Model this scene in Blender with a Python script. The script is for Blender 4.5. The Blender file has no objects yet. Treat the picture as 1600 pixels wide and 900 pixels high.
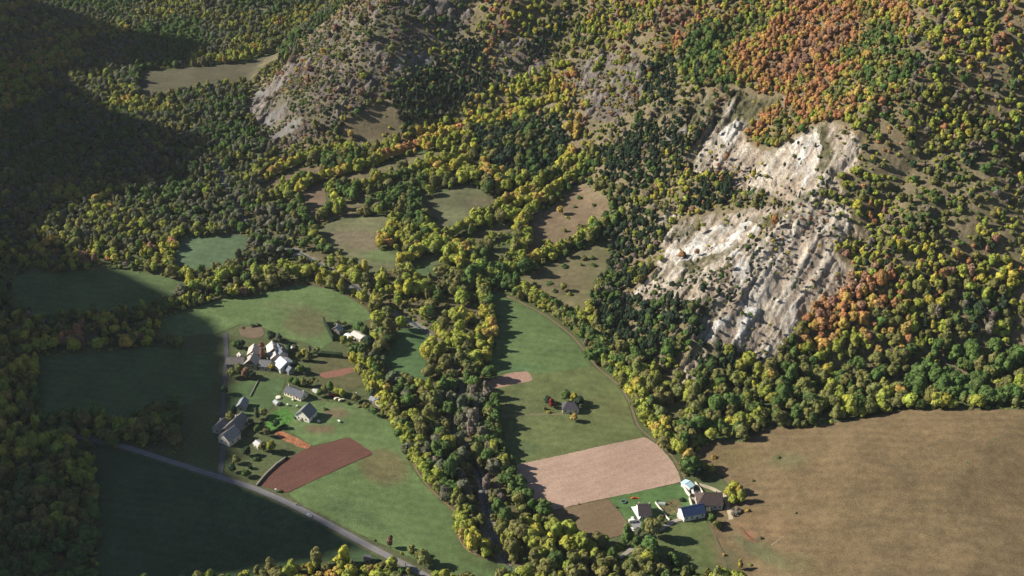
import bpy, bmesh, math, random
import numpy as np
from mathutils import Vector, Matrix
from mathutils.geometry import delaunay_2d_cdt
random.seed(7); RNG = np.random.default_rng(7)
S = bpy.context.scene; COL = S.collection

# ------------------------------------------------------------------ camera, light, exposure
CAMZ = 595.0; DEP = math.radians(30.0); FPX = 2117.0
cam_d = bpy.data.cameras.new('camera'); cam = bpy.data.objects.new('camera', cam_d); COL.objects.link(cam)
cam.location = (0, 0, CAMZ); cam.rotation_euler = (math.radians(90) - DEP, 0, 0)
cam_d.sensor_width = 36.0; cam_d.lens = 36.0 * FPX / 1600.0; cam_d.clip_start = 1.0; cam_d.clip_end = 20000
S.camera = cam
SUN_EL = math.radians(30.0); TRAVEL = Vector((1.0, -0.12, 0)).normalized()
w = bpy.data.worlds.new('World'); S.world = w; w.use_nodes = True
nt = w.node_tree; nt.nodes.clear()
o_ = nt.nodes.new('ShaderNodeOutputWorld'); bg = nt.nodes.new('ShaderNodeBackground'); sky = nt.nodes.new('ShaderNodeTexSky')
sky.sky_type = 'NISHITA'; sky.sun_disc = False; sky.sun_elevation = SUN_EL; sky.altitude = 1200; sky.air_density = 1.0; sky.dust_density = 0.6
sky.sun_rotation = math.atan2(-TRAVEL.x, -TRAVEL.y)
bg.inputs['Strength'].default_value = 0.05
nt.links.new(sky.outputs[0], bg.inputs[0]); nt.links.new(bg.outputs[0], o_.inputs[0])
sd = bpy.data.lights.new('sun', 'SUN'); sun = bpy.data.objects.new('sun', sd); COL.objects.link(sun)
sd.energy = 5.0; sd.angle = math.radians(0.5); sd.color = (1.0, 0.91, 0.76)
light_dir = Vector((TRAVEL.x * math.cos(SUN_EL), TRAVEL.y * math.cos(SUN_EL), -math.sin(SUN_EL)))
sun.rotation_euler = light_dir.to_track_quat('-Z', 'Y').to_euler(); sun.location = (-300, 500, 700)
S.view_settings.view_transform = 'Standard'; S.view_settings.look = 'None'; S.view_settings.gamma = 1; S.view_settings.exposure = 0.80
S.render.engine = 'CYCLES'
cy = S.cycles; cy.max_bounces = 3; cy.diffuse_bounces = 2; cy.glossy_bounces = 1; cy.transmission_bounces = 2; cy.volume_bounces = 0
cy.transparent_max_bounces = 4; cy.use_adaptive_sampling = True; cy.adaptive_threshold = 0.02; cy.caustics_reflective = False; cy.caustics_refractive = False
try:
    cy.use_denoising = True; cy.denoiser = 'OPENIMAGEDENOISE'; cy.denoising_input_passes = 'RGB_ALBEDO_NORMAL'
except Exception: pass

# ------------------------------------------------------------------ maths helpers
CD, SD_ = math.cos(DEP), math.sin(DEP)
def project(x, y, z):
    """world -> photo pixel (1600 x 900 measure)"""
    dz = z - CAMZ
    f = y * CD - dz * SD_; up = y * SD_ + dz * CD
    f = np.maximum(f, 1e-3)
    return 800 + FPX * x / f, 450 - FPX * up / f
def ray(u, v):
    a = (u - 800) / FPX; b = (450 - v) / FPX
    return a, CD + b * SD_, -SD_ + b * CD
def flat(u, v, z=0.0):
    dx, dy, dz = ray(u, v); t = (z - CAMZ) / dz
    return dx * t, dy * t
def _hash(ix, iy, s):
    n = (ix.astype(np.int64) * 374761393 + iy.astype(np.int64) * 668265263 + s * 1442695041) & 0x7fffffff
    n = ((n ^ (n >> 13)) * 1274126177) & 0x7fffffff
    return ((n ^ (n >> 16)) & 0xffffff) / float(0xffffff)
def vnoise(x, y, s=0):
    x = np.asarray(x, float); y = np.asarray(y, float)
    ix = np.floor(x).astype(np.int64); iy = np.floor(y).astype(np.int64)
    fx = x - ix; fy = y - iy; fx = fx * fx * (3 - 2 * fx); fy = fy * fy * (3 - 2 * fy)
    a = _hash(ix, iy, s); b = _hash(ix + 1, iy, s); c = _hash(ix, iy + 1, s); d = _hash(ix + 1, iy + 1, s)
    return (a + (b - a) * fx) * (1 - fy) + (c + (d - c) * fx) * fy
def fbm(x, y, sc, s=0, o=4):
    t = 0; amp = 0.5; f = 1.0 / sc
    for k in range(o):
        t = t + amp * (vnoise(x * f + 17.3 * k, y * f + 9.1 * k, s + k) - 0.5); amp *= 0.5; f *= 2.03
    return t * 2
def inside(px, py, poly):
    r = np.zeros(px.shape, bool); n = len(poly)
    for i in range(n):
        x0, y0 = poly[i]; x1, y1 = poly[(i + 1) % n]
        if y0 == y1: continue
        c = ((y0 > py) != (y1 > py)) & (px < (x1 - x0) * (py - y0) / (y1 - y0) + x0)
        r ^= c
    return r
def segdist(px, py, pts, closed=False):
    d = np.full(px.shape, 1e9); n = len(pts)
    for i in range(n if closed else n - 1):
        x0, y0 = pts[i]; x1, y1 = pts[(i + 1) % n]
        vx, vy = x1 - x0, y1 - y0; L = vx * vx + vy * vy + 1e-9
        t = np.clip(((px - x0) * vx + (py - y0) * vy) / L, 0, 1)
        d = np.minimum(d, (px - x0 - t * vx) ** 2 + (py - y0 - t * vy) ** 2)
    return np.sqrt(d)
def sstep(a, b, x):
    t = np.clip((x - a) / (b - a), 0, 1); return t * t * (3 - 2 * t)

# ------------------------------------------------------------------ height of the land
FOOT_B = [flat(u, v, z) for u, v, z in [(1256, 598, 12), (1180, 600, 9), (1060, 606, 4), (985, 560, 4), (945, 500, 6), (965, 430, 10), (950, 360, 16), (905, 300, 22),
          (875, 250, 28), (800, 195, 34), (700, 195, 30), (620, 222, 20), (540, 235, 12), (470, 236, 6), (425, 228, 2), (388, 185, 0), (395, 112, 0), (440, 68, 0), (500, 18, 0), (600, -40, 0)]]
FOOT_B = [(420, 840)] + FOOT_B + [(-60, 2600), (2600, 4200), (2600, 700)]
FOOT_A = [flat(u, v) for u, v in [(1170, 1060), (1140, 880), (1110, 800), (1070, 715), (1000, 655), (950, 585), (905, 515), (840, 475), (765, 440), (700, 440), (630, 432), (540, 415),
          (480, 360), (430, 320), (405, 270), (380, 200), (388, 110), (430, 60), (500, 10)]] + [(-80, 2600), (2600, 4200), (2600, 300)]
RIVER_PX = [(340, 250), (352, 290), (385, 345), (425, 380), (462, 392), (520, 425), (575, 462), (640, 500), (688, 540), (712, 575), (716, 620), (706, 665), (730, 705), (752, 745), (758, 790), (768, 835), (795, 885), (830, 930)]
RIVER = [flat(u, v) for u, v in RIVER_PX]
SHADE = [(560, -330), (640, -235), (668, -185), (690, -120), (706, -92), (730, -120), (752, -170), (775, -198), (800, -194), (840, -200), (875, -212), (910, -222), (960, -236), (1010, -290), (1100, -430), (1180, -400), (1235, -308), (1330, -306),
         (1390, -430), (1500, -520), (1560, -380), (1610, -345), (1660, -480), (1760, -640), (1860, -480), (1930, -330), (2000, -320), (2300, -320)]
def height_raw(x, y):
    wx = x + 14 * fbm(x, y, 90, 3, 3); wy = y + 14 * fbm(x, y, 90, 8, 3)
    inA = inside(wx, wy, FOOT_A); dA = np.where(inA, segdist(wx, wy, FOOT_A, True), 0)
    inB = inside(wx, wy, FOOT_B); dB = np.where(inB, segdist(wx, wy, FOOT_B[:-3], False), 0)
    right = sstep(60, 200, x) * sstep(860, 760, y)
    h = (0.10 + 0.07 * right) * dA * sstep(0, 30, dA + 5) * np.where(dA > 0, 1, 0)
    h = np.minimum(h, 34 + 0.02 * dA)
    # ground steepens at the foot, gullies run up and to the right
    gx = (x * 0.80 - y * 0.60); gy = (x * 0.60 + y * 0.80)
    gul = 1 - np.abs(2 * vnoise(gx / 95 + 3.1, gy / 420, 21) - 1)
    gul2 = 1 - np.abs(2 * vnoise(gx / 38 + 1.7, gy / 190, 27) - 1)
    steep = 0.60 * dB * sstep(-10, 45, dB)
    amp = sstep(20, 140, dB)
    h = h + steep + amp * (-12 * gul ** 1.5 - 7 * gul2 + 22 * fbm(x, y, 170, 31, 4) + 12)
    h = h + sstep(0, 60, dA) * (3.0 * fbm(x, y, 60, 41, 3)) * (1 - amp)
    h = np.maximum(h, 0) if False else h
    # valley floor undulation
    h = h + 1.1 * fbm(x, y, 140, 51, 2) * (1 - sstep(0, 50, dA))
    # river bed
    dr = segdist(x, y, RIVER)
    h = h - 2.2 * (1 - sstep(3, 13, dr))
    # mountain on the left side of the valley (throws the big shade)
    ys = np.array([s[0] for s in SHADE]); rs = np.array([s[1] for s in SHADE])
    xc = -1050 - 0.35 * (y - 700)
    tr = -TRAVEL.y / TRAVEL.x
    R = np.interp(y - tr * (-250 - xc), ys, rs)
    zc = (R - xc) * math.tan(SUN_EL) * math.hypot(1, tr)
    F = np.interp(y, [500, 800, 1100, 1500, 2000, 2600], [-430, -440, -520, -640, -760, -900])
    k = np.clip((F - x) / (F - xc), 0, 1)
    back = np.clip((xc - x) / 700, 0, 1)
    hm = zc * (k ** 1.08) * (1 - 0.8 * back)
    hm = hm + k * (1 - k) * 60 * fbm(x, y, 130, 61, 4)
    return h + np.where(x < F, hm, 0)
GX0, GX1, GY0, GY1, GC = -1900.0, 1500.0, 200.0, 3000.0, 3.0
gx = np.arange(GX0, GX1 + .1, GC); gy = np.arange(GY0, GY1 + .1, GC)
GXm, GYm = np.meshgrid(gx, gy)
HG = height_raw(GXm, GYm)
def H(x, y):
    x = np.asarray(x, float); y = np.asarray(y, float)
    fx = np.clip((x - GX0) / GC, 0, len(gx) - 1.001); fy = np.clip((y - GY0) / GC, 0, len(gy) - 1.001)
    ix = fx.astype(int); iy = fy.astype(int); fx = fx - ix; fy = fy - iy
    return (HG[iy, ix] * (1 - fx) + HG[iy, ix + 1] * fx) * (1 - fy) + (HG[iy + 1, ix] * (1 - fx) + HG[iy + 1, ix + 1] * fx) * fy
def at(u, v):
    """photo pixel -> world point on the land"""
    u = np.atleast_1d(np.asarray(u, float)); v = np.atleast_1d(np.asarray(v, float))
    dx, dy, dz = ray(u, v)
    t = np.full(u.shape, 500.0); hit = np.zeros(u.shape, bool); tp = t.copy()
    for _ in range(900):
        tn = np.where(hit, t, t + 3.0)
        below = (CAMZ + dz * tn) < H(dx * tn, dy * tn)
        new = below & ~hit; tp = np.where(new, t, tp); hit |= below; t = np.where(hit & ~new, t, tn)
        if hit.all(): break
    lo, hi = tp, t
    for _ in range(14):
        m = (lo + hi) / 2; b = (CAMZ + dz * m) < H(dx * m, dy * m); hi = np.where(b, m, hi); lo = np.where(b, lo, m)
    x, y = dx * hi, dy * hi
    return x, y, H(x, y)
def P(u, v):
    x, y, z = at(u, v); return float(x[0]), float(y[0]), float(z[0])

# ------------------------------------------------------------------ survey of the land (drawn in photo measure, carried to the land by at())
FIELDS = [  # name, label, colour, kind of cover, polygon
 ('meadow', (.104,.156,.060), 'grass', [(250,500),(345,468),(400,463),(430,451),(470,445),(515,451),(548,466),(573,483),(582,497),(560,507),(530,503),(512,503),(522,530),(500,548),(478,535),(452,530),(413,512),(375,506),(344,520),(250,530)]),
 ('ploughed_patch', (.15,.115,.08), 'plough', [(372,512),(410,510),(414,525),(400,530),(376,526)]),
 ('paddock', (.105,.105,.050), 'grass', [(490,555),(545,553),(560,578),(573,598),(548,612),(500,602),(486,582)]),
 ('ploughed_patch', (.23,.115,.085), 'plough', [(497,584),(530,577),(554,573),(557,580),(530,588),(505,592)]),
 ('meadow', (.075,.135,.055), 'grass', [(622,514),(662,512),(678,535),(664,556),(668,588),(682,612),(670,619),(640,606),(604,575),(594,556),(616,540)]),
 ('paddock', (.080,.130,.052), 'grass', [(360,602),(400,592),(448,590),(440,612),(420,645),(392,650),(360,640)]),
 ('kitchen_garden', (.070,.170,.035), 'crop', [(428,642),(448,638),(462,652),(438,672),(416,676),(415,660)]),
 ('meadow', (.104,.156,.060), 'grass', [(430,632),(448,612),(500,628),(560,632),(598,650),(622,676),(633,704),(640,725),(658,752),(688,783),(712,803),(709,830),(720,852),(748,872),(800,884),(852,905),(712,905),(668,882),(610,856),(540,824),(480,796),(449,771),(500,747),(560,720),(585,710),(546,683),(488,697),(450,672)]),
 ('ploughed_field', (.120,.058,.045), 'plough', [(404,758),(430,728),(478,701),(546,683),(585,709),(560,719),(500,746),(448,771)]),
 ('ploughed_strip', (.30,.13,.07), 'crop', [(430,672),(446,676),(489,697),(477,703),(455,693),(430,682)]),
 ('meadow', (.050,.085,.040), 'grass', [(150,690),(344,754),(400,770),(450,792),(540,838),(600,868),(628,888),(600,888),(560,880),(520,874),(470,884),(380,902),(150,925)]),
 ('meadow', (.104,.156,.060), 'grass', [(745,455),(775,459),(812,474),(852,496),(892,529),(915,556),(926,572),(850,583),(800,580),(768,588),(760,575),(774,545),(770,510),(755,480)]),
 ('meadow', (.115,.140,.055), 'grass', [(768,588),(800,580),(850,583),(926,572),(946,588),(967,605),(982,632),(990,662),(1008,683),(950,695),(870,713),(803,727),(786,715),(775,690),(770,660),(772,640),(764,612)]),
 ('ploughed_patch', (.34,.22,.17), 'plough', [(752,606),(766,594),(800,582),(825,580),(834,594),(800,602),(760,610)]),
 ('ploughed_field', (.37,.262,.205), 'plough', [(803,727),(870,713),(950,695),(1008,683),(1030,697),(1048,718),(1060,738),(1065,753),(1000,768),(950,778),(850,800),(818,782),(807,750)]),
 ('stubble_field', (.17,.125,.075), 'plough', [(850,800),(900,790),(950,779),(966,797),(985,823),(985,832),(950,842),(900,845),(872,830)]),
 ('lawn', (.080,.145,.050), 'grass', [(950,778),(1000,768),(1066,755),(1078,768),(1080,790),(1052,808),(1030,815),(1000,833),(987,824),(966,795)]),
 ('vegetable_garden', (.13,.115,.055), 'crop', [(1028,786),(1060,779),(1068,796),(1042,808)]),
 ('meadow', (.105,.135,.050), 'grass', [(1000,850),(1030,838),(1060,818),(1102,812),(1120,842),(1140,880),(1152,905),(1090,900),(1040,872),(1005,862)]),
 ('pasture', (.155,.115,.064), 'grass', [(1092,700),(1125,688),(1160,692),(1200,668),(1256,668),(1420,640),(1640,640),(1640,930),(1160,930),(1140,880),(1125,850),(1105,812),(1135,792),(1145,765),(1125,742),(1095,722)]),
 ('pasture', (.115,.115,.055), 'grass', [(1024,640),(1068,622),(1078,645),(1055,658),(1030,655)]),
 ('pasture', (.120,.128,.070), 'grass', [(642,312),(655,302),(690,302),(730,288),(770,306),(815,294),(800,312),(770,330),(730,352),(700,345),(670,330)]),
 ('pasture', (.125,.130,.070), 'grass', [(500,362),(520,346),(560,342),(612,334),(600,356),(588,386),(630,400),(620,415),(580,422),(540,406),(510,386)]),
 ('pasture', (.135,.125,.065), 'grass', [(795,442),(830,427),(880,407),(935,380),(950,400),(940,430),(920,458),(915,488),(890,484),(840,460)]),
 ('pasture', (.165,.125,.080), 'grass', [(845,372),(852,332),(880,312),(905,290),(950,318),(944,340),(900,364),(880,374),(840,384)]),
 ('meadow', (.085,.130,.055), 'grass', [(640,422),(680,412),(692,424),(662,440),(645,440)]),
 ('pasture', (.11,.120,.060), 'grass', [(757,393),(800,385),(796,405),(765,417)]),
 ('pasture', (.150,.125,.075), 'grass', [(545,192),(580,170),(610,163),(622,190),(625,210),(600,225),(560,240),(535,236),(540,215)]),
 ('pasture', (.165,.145,.095), 'grass', [(622,223),(660,212),(700,200),(735,183),(740,188),(700,208),(660,222),(630,231)]),
 ('meadow', (.085,.130,.070), 'grass', [(280,372),(370,366),(388,371),(380,386),(350,410),(280,420)]),
 ('meadow', (.100,.095,.060), 'grass', [(230,110),(344,100),(380,97),(430,82),(436,89),(405,110),(392,125),(344,130),(230,150)]),
 ('meadow', (.14,.14,.080), 'grass', [(402,14),(425,3),(432,12),(408,22)]),
 ('pasture', (.12,.12,.070), 'grass', [(447,256),(480,248),(478,258),(450,262)]),
 ('pasture', (.15,.12,.075), 'grass', [(405,290),(470,262),(520,255),(480,276),(440,290),(410,300)]),
 ('pasture', (.14,.12,.07), 'grass', [(525,300),(560,320),(600,306),(560,335),(520,340),(498,352)]),
 ('pasture', (.14,.13,.07), 'grass', [(588,262),(650,240),(720,233),(700,245),(640,258),(600,270)]),
 ('pasture', (.15,.12,.075), 'grass', [(880,222),(912,215),(905,232),(884,234)]),
 ('pasture', (.13,.12,.065), 'grass', [(700,384),(750,362),(800,345),(802,358),(745,380),(705,398)]),
 ('pasture', (.12,.12,.065), 'grass', [(655,348),(700,342),(700,368),(665,376)]),
 ('pasture', (.165,.125,.080), 'grass', [(822,335),(845,318),(850,370),(838,400),(815,396)]),
 ('meadow', (.11,.13,.06), 'grass', [(640,398),(700,396),(690,411),(645,414)]),
 ('pasture', (.15,.13,.075), 'grass', [(500,270),(560,262),(610,264),(560,284),(510,286)]),
 ('pasture', (.16,.12,.08), 'grass', [(468,300),(504,286),(512,325),(500,350),(480,340)]),
 ('pasture', (.13,.12,.07), 'grass', [(556,296),(575,304),(584,318),(566,334),(552,330)]),
 ('meadow', (.075,.120,.050), 'grass', [(60,560),(250,540),(330,560),(330,620),(200,660),(60,650)]),
 ('meadow', (.085,.125,.05), 'grass', [(20,430),(180,420),(300,440),(280,470),(120,500),(20,490)]),
]
for _i, _f in enumerate(FIELDS):
    if 21 <= _i <= 42:
        _cx = sum(p[0] for p in _f[3]) / len(_f[3]); _cy = sum(p[1] for p in _f[3]) / len(_f[3])
        _f[3][:] = [(_cx + (a - _cx) * 1.08, _cy + (b - _cy) * 1.10 + 2.5) for a, b in _f[3]]
def densify(poly, step_px=6, amp=0.9, seed=0):
    out = []; r = random.Random(seed)
    n = len(poly)
    for i in range(n):
        (x0, y0), (x1, y1) = poly[i], poly[(i + 1) % n]
        k = max(1, int(math.hypot(x1 - x0, y1 - y0) / step_px))
        for j in range(k):
            t = j / k; out.append((x0 + (x1 - x0) * t, y0 + (y1 - y0) * t))
    # one smoothing pass rounds the survey corners, then a little raggedness
    m = len(out); sm = [((out[i - 1][0] + 2 * out[i][0] + out[(i + 1) % m][0]) / 4, (out[i - 1][1] + 2 * out[i][1] + out[(i + 1) % m][1]) / 4) for i in range(m)]
    return [(x + r.uniform(-amp, amp) * .5, y + r.uniform(-amp, amp) * .4) for x, y in sm]
CLIFFS = [[(1068,250),(1090,215),(1112,190),(1125,160),(1160,135),(1190,150),(1225,150),(1230,165),(1190,180),(1165,200),(1165,225),(1205,235),(1256,205),(1300,190),(1330,215),(1340,260),(1300,275),(1310,300),(1256,312),(1230,325),(1190,300),(1150,300),(1140,280),(1075,265)],
 [(975,470),(1015,430),(1040,365),(1065,340),(1110,330),(1180,325),(1230,322),(1262,305),(1330,320),(1345,370),(1305,395),(1335,430),(1300,470),(1275,480),(1262,500),(1230,530),(1215,560),(1188,572),(1150,548),(1120,545),(1098,540),(1085,515),(1095,482),(1060,470),(1010,480)],
 [(1028,352),(1045,326),(1062,318),(1055,340),(1035,355)], [(1055,582),(1085,540),(1102,550),(1082,590),(1068,602)], [(1085,160),(1110,140),(1118,160),(1090,190),(1070,215),(1060,210)],
 [(1020,190),(1060,165),(1075,170),(1040,190),(1022,205)]]
WHITE = [[(1040,390),(1065,380),(1120,345),(1150,345),(1195,350),(1190,365),(1150,378),(1110,398),(1050,412)], [(1100,525),(1110,500),(1140,490),(1150,470),(1180,480),(1165,520),(1130,545)], [(1232,228),(1256,208),(1275,205),(1270,250),(1262,285),(1245,302),(1232,285),(1240,255)], [(1225,485),(1250,465),(1250,500),(1215,560),(1195,560)], [(1120,205),(1150,180),(1160,190),(1135,225)], [(1140,390),(1175,400),(1165,440),(1140,450)]]
SCREE = [[(384,165),(398,148),(440,118),(450,125),(425,150),(405,178),(388,182)], [(398,186),(445,155),(452,175),(432,200),(402,196)], [(420,215),(455,190),(474,186),(460,205),(430,226)], [(455,98),(490,80),(488,86),(460,102)], [(605,112),(640,78),(648,80),(620,112),(600,128)], [(648,94),(700,60),(728,58),(727,70),(690,72)], [(650,85),(680,88),(690,100),(660,110),(640,100)], [(690,60),(730,57),(733,68),(700,72)], [(1025,220),(1060,200),(1070,205),(1030,235)]]
HEATH = [[(450,95),(490,50),(545,10),(600,-10),(740,-10),(735,50),(690,60),(650,100),(610,150),(540,185),(500,215),(450,235),(420,232),(388,185),(395,140)], [(895,100),(960,80),(1010,95),(1000,165),(960,185),(925,185),(900,150)], [(780,60),(850,60),(860,110),(800,130),(760,110)]]
CONIF = [[(600,190),(610,150),(640,130),(690,90),(755,75),(760,112),(700,178),(650,215),(620,215)], [(700,180),(760,110),(800,100),(830,60),(868,20),(882,50),(850,92),(790,135),(740,165)], [(845,180),(900,175),(898,225),(862,275),(830,285),(820,240)],
 [(935,245),(1000,195),(1090,180),(1100,200),(1068,268),(1040,290),(970,300),(940,272)], [(1003,100),(1060,95),(1050,168),(1000,165)], [(940,372),(990,332),(1055,350),(1030,400),(960,405)], [(1060,312),(1100,282),(1145,285),(1155,305),(1110,335),(1070,327)],
 [(940,490),(1000,462),(1085,470),(1092,512),(1060,562),(1000,562),(940,545)], [(1068,562),(1120,547),(1190,557),(1180,590),(1100,612),(1070,592)], [(690,66),(755,62),(758,85),(700,95)], [(960,430),(1005,415),(1012,435),(970,455)]]
DARKMIX = [(740,195),(800,185),(860,180),(895,235),(855,290),(790,275),(745,250)]
GOLD = [[(640,240),(660,205),(740,180),(830,165),(850,180),(760,195),(700,215)], [(720,180),(760,130),(830,100),(900,110),(905,150),(850,170)], [(925,265),(975,300),(965,320),(930,300)], [(890,470),(925,480),(960,570),(935,575),(900,520)], [(590,380),(600,345),(640,305),(640,345),(615,390)], [(1125,765),(1140,740),(1160,745),(1165,785),(1130,785)]]
ORANGE = [[(1100,60),(1180,-20),(1420,-20),(1420,160),(1256,200),(1160,140),(1120,130)], [(1200,240),(1256,200),(1256,160),(1200,160),(1165,215)], [(1190,575),(1256,480),(1420,420),(1420,560),(1256,560)], [(1215,360),(1256,330),(1300,330),(1290,420),(1225,400)], [(1010,120),(1040,70),(1090,40),(1060,90)]]
GREENTOP = [(1060,110),(1072,60),(1110,30),(1140,60),(1120,130),(1080,150)]
RIVERW = [(250,390),(344,375),(400,300),(480,340),(520,400),(620,412),(700,440),(750,455),(765,600),(770,720),(800,780),(850,905),(715,860),(705,800),(640,720),(585,640),(560,560),(575,500),(540,462),(470,445),(250,480)]
HEDGE_FAN = [(440,330),(440,260),(560,235),(740,180),(900,170),(960,330),(940,400),(920,480),(840,470),(765,445),(690,445),(600,430),(500,400)]
LEFTFAR = [(0,-20),(560,-20),(490,50),(440,70),(388,120),(380,200),(430,235),(400,330),(344,380),(0,400)]
CLEAR = [[(1100,800),(1110,800),(1165,910),(1130,910)],  # yards and gaps kept free of woodland: (polygon)
 [(340,500),(470,500),(505,500),(590,500),(585,530),(560,548),(500,560),(480,620),(600,640),(600,660),(430,760),(300,760),(300,520)],
 [(985,745),(1140,745),(1140,812),(1060,822),(1000,850),(940,850)], [(470,596),(585,608),(585,640),(470,640)], [(404,700),(590,660),(630,740),(560,775),(450,788),(404,765)], [(840,600),(930,600),(930,670),(840,670)], [(425,620),(600,620),(640,700),(430,700)],[(280,520),(350,520),(350,760),(280,740)]]
ROAD_PX = [(-60,640),(200,700),(344,746),(400,764),(450,786),(500,812),(560,845),(610,871),(660,897),(740,940)]
TRACKS = [('lane', 3.2, (.30,.28,.25), [(968,872),(1005,845),(1032,827),(1056,812),(1068,810)]), ('village_street', 3.6, (.11,.11,.12), [(352,520),(354,560),(350,600),(348,650),(350,690),(344,746)]),
          ('farm_track', 3.0, (.40,.34,.25), [(1092,757),(1112,763),(1135,775),(1140,800),(1142,812)]), ('field_track', 2.2, (.17,.16,.09), [(770,652),(800,650),(850,647),(880,648)]), ('field_track', 1.6, (.15,.12,.08), [(1140,905),(1122,850),(1108,818)]),
          ('field_edge_track', 1.6, (.18,.14,.09), [(760,452),(800,466),(850,491),(893,523),(917,552),(930,572),(950,588),(970,604),(986,632),(996,668),(1015,683),(1040,700),(1058,722),(1070,748)]),
          ('field_edge_track', 1.4, (.20,.15,.09), [(600,645),(628,676),(640,706),(650,735),(672,765),(700,790),(716,803),(711,830),(724,856),(752,872),(800,884)]),
          ('mountain_path', 1.0, (.22,.18,.13), [(1205,852),(1225,838)]), ('mountain_path', 1.8, (.30,.27,.22), [(540,232),(556,238),(566,240)])]
# ------------------------------------------------------------------ materials
def new_mat(name, rough=0.9):
    m = bpy.data.materials.new(name); m.use_nodes = True
    b = m.node_tree.nodes['Principled BSDF']; b.inputs['Roughness'].default_value = rough
    b.inputs['Specular IOR Level'].default_value = 0.15
    return m, m.node_tree, b
def N(t, typ, **kw):
    n = t.nodes.new(typ)
    for k, v in kw.items():
        if k in n.inputs: n.inputs[k].default_value = v
        else: setattr(n, k, v)
    return n
def noise_gain(t, src, scales, lo, hi, coord=None, detail=4):
    """multiply colour socket by noise bands"""
    if coord is None:
        g = N(t, 'ShaderNodeNewGeometry'); coord = g.outputs['Position']
    out = src
    for sc, l, h in zip(scales, lo, hi):
        n = N(t, 'ShaderNodeTexNoise'); n.inputs['Scale'].default_value = sc; n.inputs['Detail'].default_value = detail
        t.links.new(coord, n.inputs['Vector'])
        mr = N(t, 'ShaderNodeMapRange'); mr.inputs['From Min'].default_value = .3; mr.inputs['From Max'].default_value = .7
        mr.inputs['To Min'].default_value = l; mr.inputs['To Max'].default_value = h
        t.links.new(n.outputs['Fac'], mr.inputs['Value'])
        mx = N(t, 'ShaderNodeVectorMath', operation='SCALE'); t.links.new(out, mx.inputs[0]); t.links.new(mr.outputs[0], mx.inputs['Scale'])
        out = mx.outputs[0]
    return out
def field_mat(kind, ang=0.0):
    m, t, b = new_mat('cover_' + kind, 0.95)
    a = N(t, 'ShaderNodeAttribute', attribute_name='cover')
    g = N(t, 'ShaderNodeNewGeometry')
    if kind == 'grass':
        c = noise_gain(t, a.outputs['Color'], (.012, .05, .2, 1.1), (.86, .84, .86, .72), (1.12, 1.14, 1.14, 1.28))
        mp = N(t, 'ShaderNodeMapping'); mp.inputs['Rotation'].default_value = (0, 0, .25); t.links.new(g.outputs['Position'], mp.inputs['Vector'])
        wv = N(t, 'ShaderNodeTexWave', bands_direction='Y'); wv.inputs['Scale'].default_value = .035; wv.inputs['Distortion'].default_value = 5; wv.inputs['Detail'].default_value = 2; wv.inputs['Detail Scale'].default_value = .4
        t.links.new(mp.outputs[0], wv.inputs['Vector'])
        mr = N(t, 'ShaderNodeMapRange'); mr.inputs['To Min'].default_value = .95; mr.inputs['To Max'].default_value = 1.04; t.links.new(wv.outputs['Fac'], mr.inputs['Value'])
        mx = N(t, 'ShaderNodeVectorMath', operation='SCALE'); t.links.new(c, mx.inputs[0]); t.links.new(mr.outputs[0], mx.inputs['Scale']); c = mx.outputs[0]
    elif kind == 'plough':
        c = noise_gain(t, a.outputs['Color'], (.02, .06, .5, 2.0), (.93, .93, .88, .78), (1.07, 1.07, 1.12, 1.22))
        mp = N(t, 'ShaderNodeMapping'); mp.inputs['Rotation'].default_value = (0, 0, ang); t.links.new(g.outputs['Position'], mp.inputs['Vector'])
        wv = N(t, 'ShaderNodeTexWave', bands_direction='Y'); wv.inputs['Scale'].default_value = .045; wv.inputs['Distortion'].default_value = 9; wv.inputs['Detail'].default_value = 2; wv.inputs['Detail Scale'].default_value = .6
        t.links.new(mp.outputs[0], wv.inputs['Vector'])
        mr = N(t, 'ShaderNodeMapRange'); mr.inputs['To Min'].default_value = .96; mr.inputs['To Max'].default_value = 1.03; t.links.new(wv.outputs['Fac'], mr.inputs['Value'])
        mx = N(t, 'ShaderNodeVectorMath', operation='SCALE'); t.links.new(c, mx.inputs[0]); t.links.new(mr.outputs[0], mx.inputs['Scale']); c = mx.outputs[0]
    else:
        c = noise_gain(t, a.outputs['Color'], (.25, 1.0), (.6, .6), (1.4, 1.4))
    t.links.new(c, b.inputs['Base Color'])
    n = N(t, 'ShaderNodeTexNoise'); n.inputs['Scale'].default_value = 1.2; n.inputs['Detail'].default_value = 5; t.links.new(g.outputs['Position'], n.inputs['Vector'])
    bp = N(t, 'ShaderNodeBump'); bp.inputs['Strength'].default_value = .35; bp.inputs['Distance'].default_value = .5; t.links.new(n.outputs['Fac'], bp.inputs['Height']); t.links.new(bp.outputs[0], b.inputs['Normal'])
    return m
GRASS = field_mat('grass'); CROP = field_mat('crop')
def simple(name, col, rough=.85, gain=(.5, .85, 1.15), bump=0.0, metal=0.0):
    m, t, b = new_mat(name, rough); b.inputs['Metallic'].default_value = metal
    rgb = N(t, 'ShaderNodeRGB'); rgb.outputs[0].default_value = (*col, 1)
    tc = N(t, 'ShaderNodeTexCoord')
    c = noise_gain(t, rgb.outputs[0], (gain[0], gain[0] * 5), (gain[1], gain[1]), (gain[2], gain[2]), coord=tc.outputs['Object'])
    t.links.new(c, b.inputs['Base Color'])
    return m
_mc = {}
def MAT(name, col, **kw):
    k = (name, tuple(col))
    if k not in _mc: _mc[k] = simple(name, col, **kw)
    return _mc[k]
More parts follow.
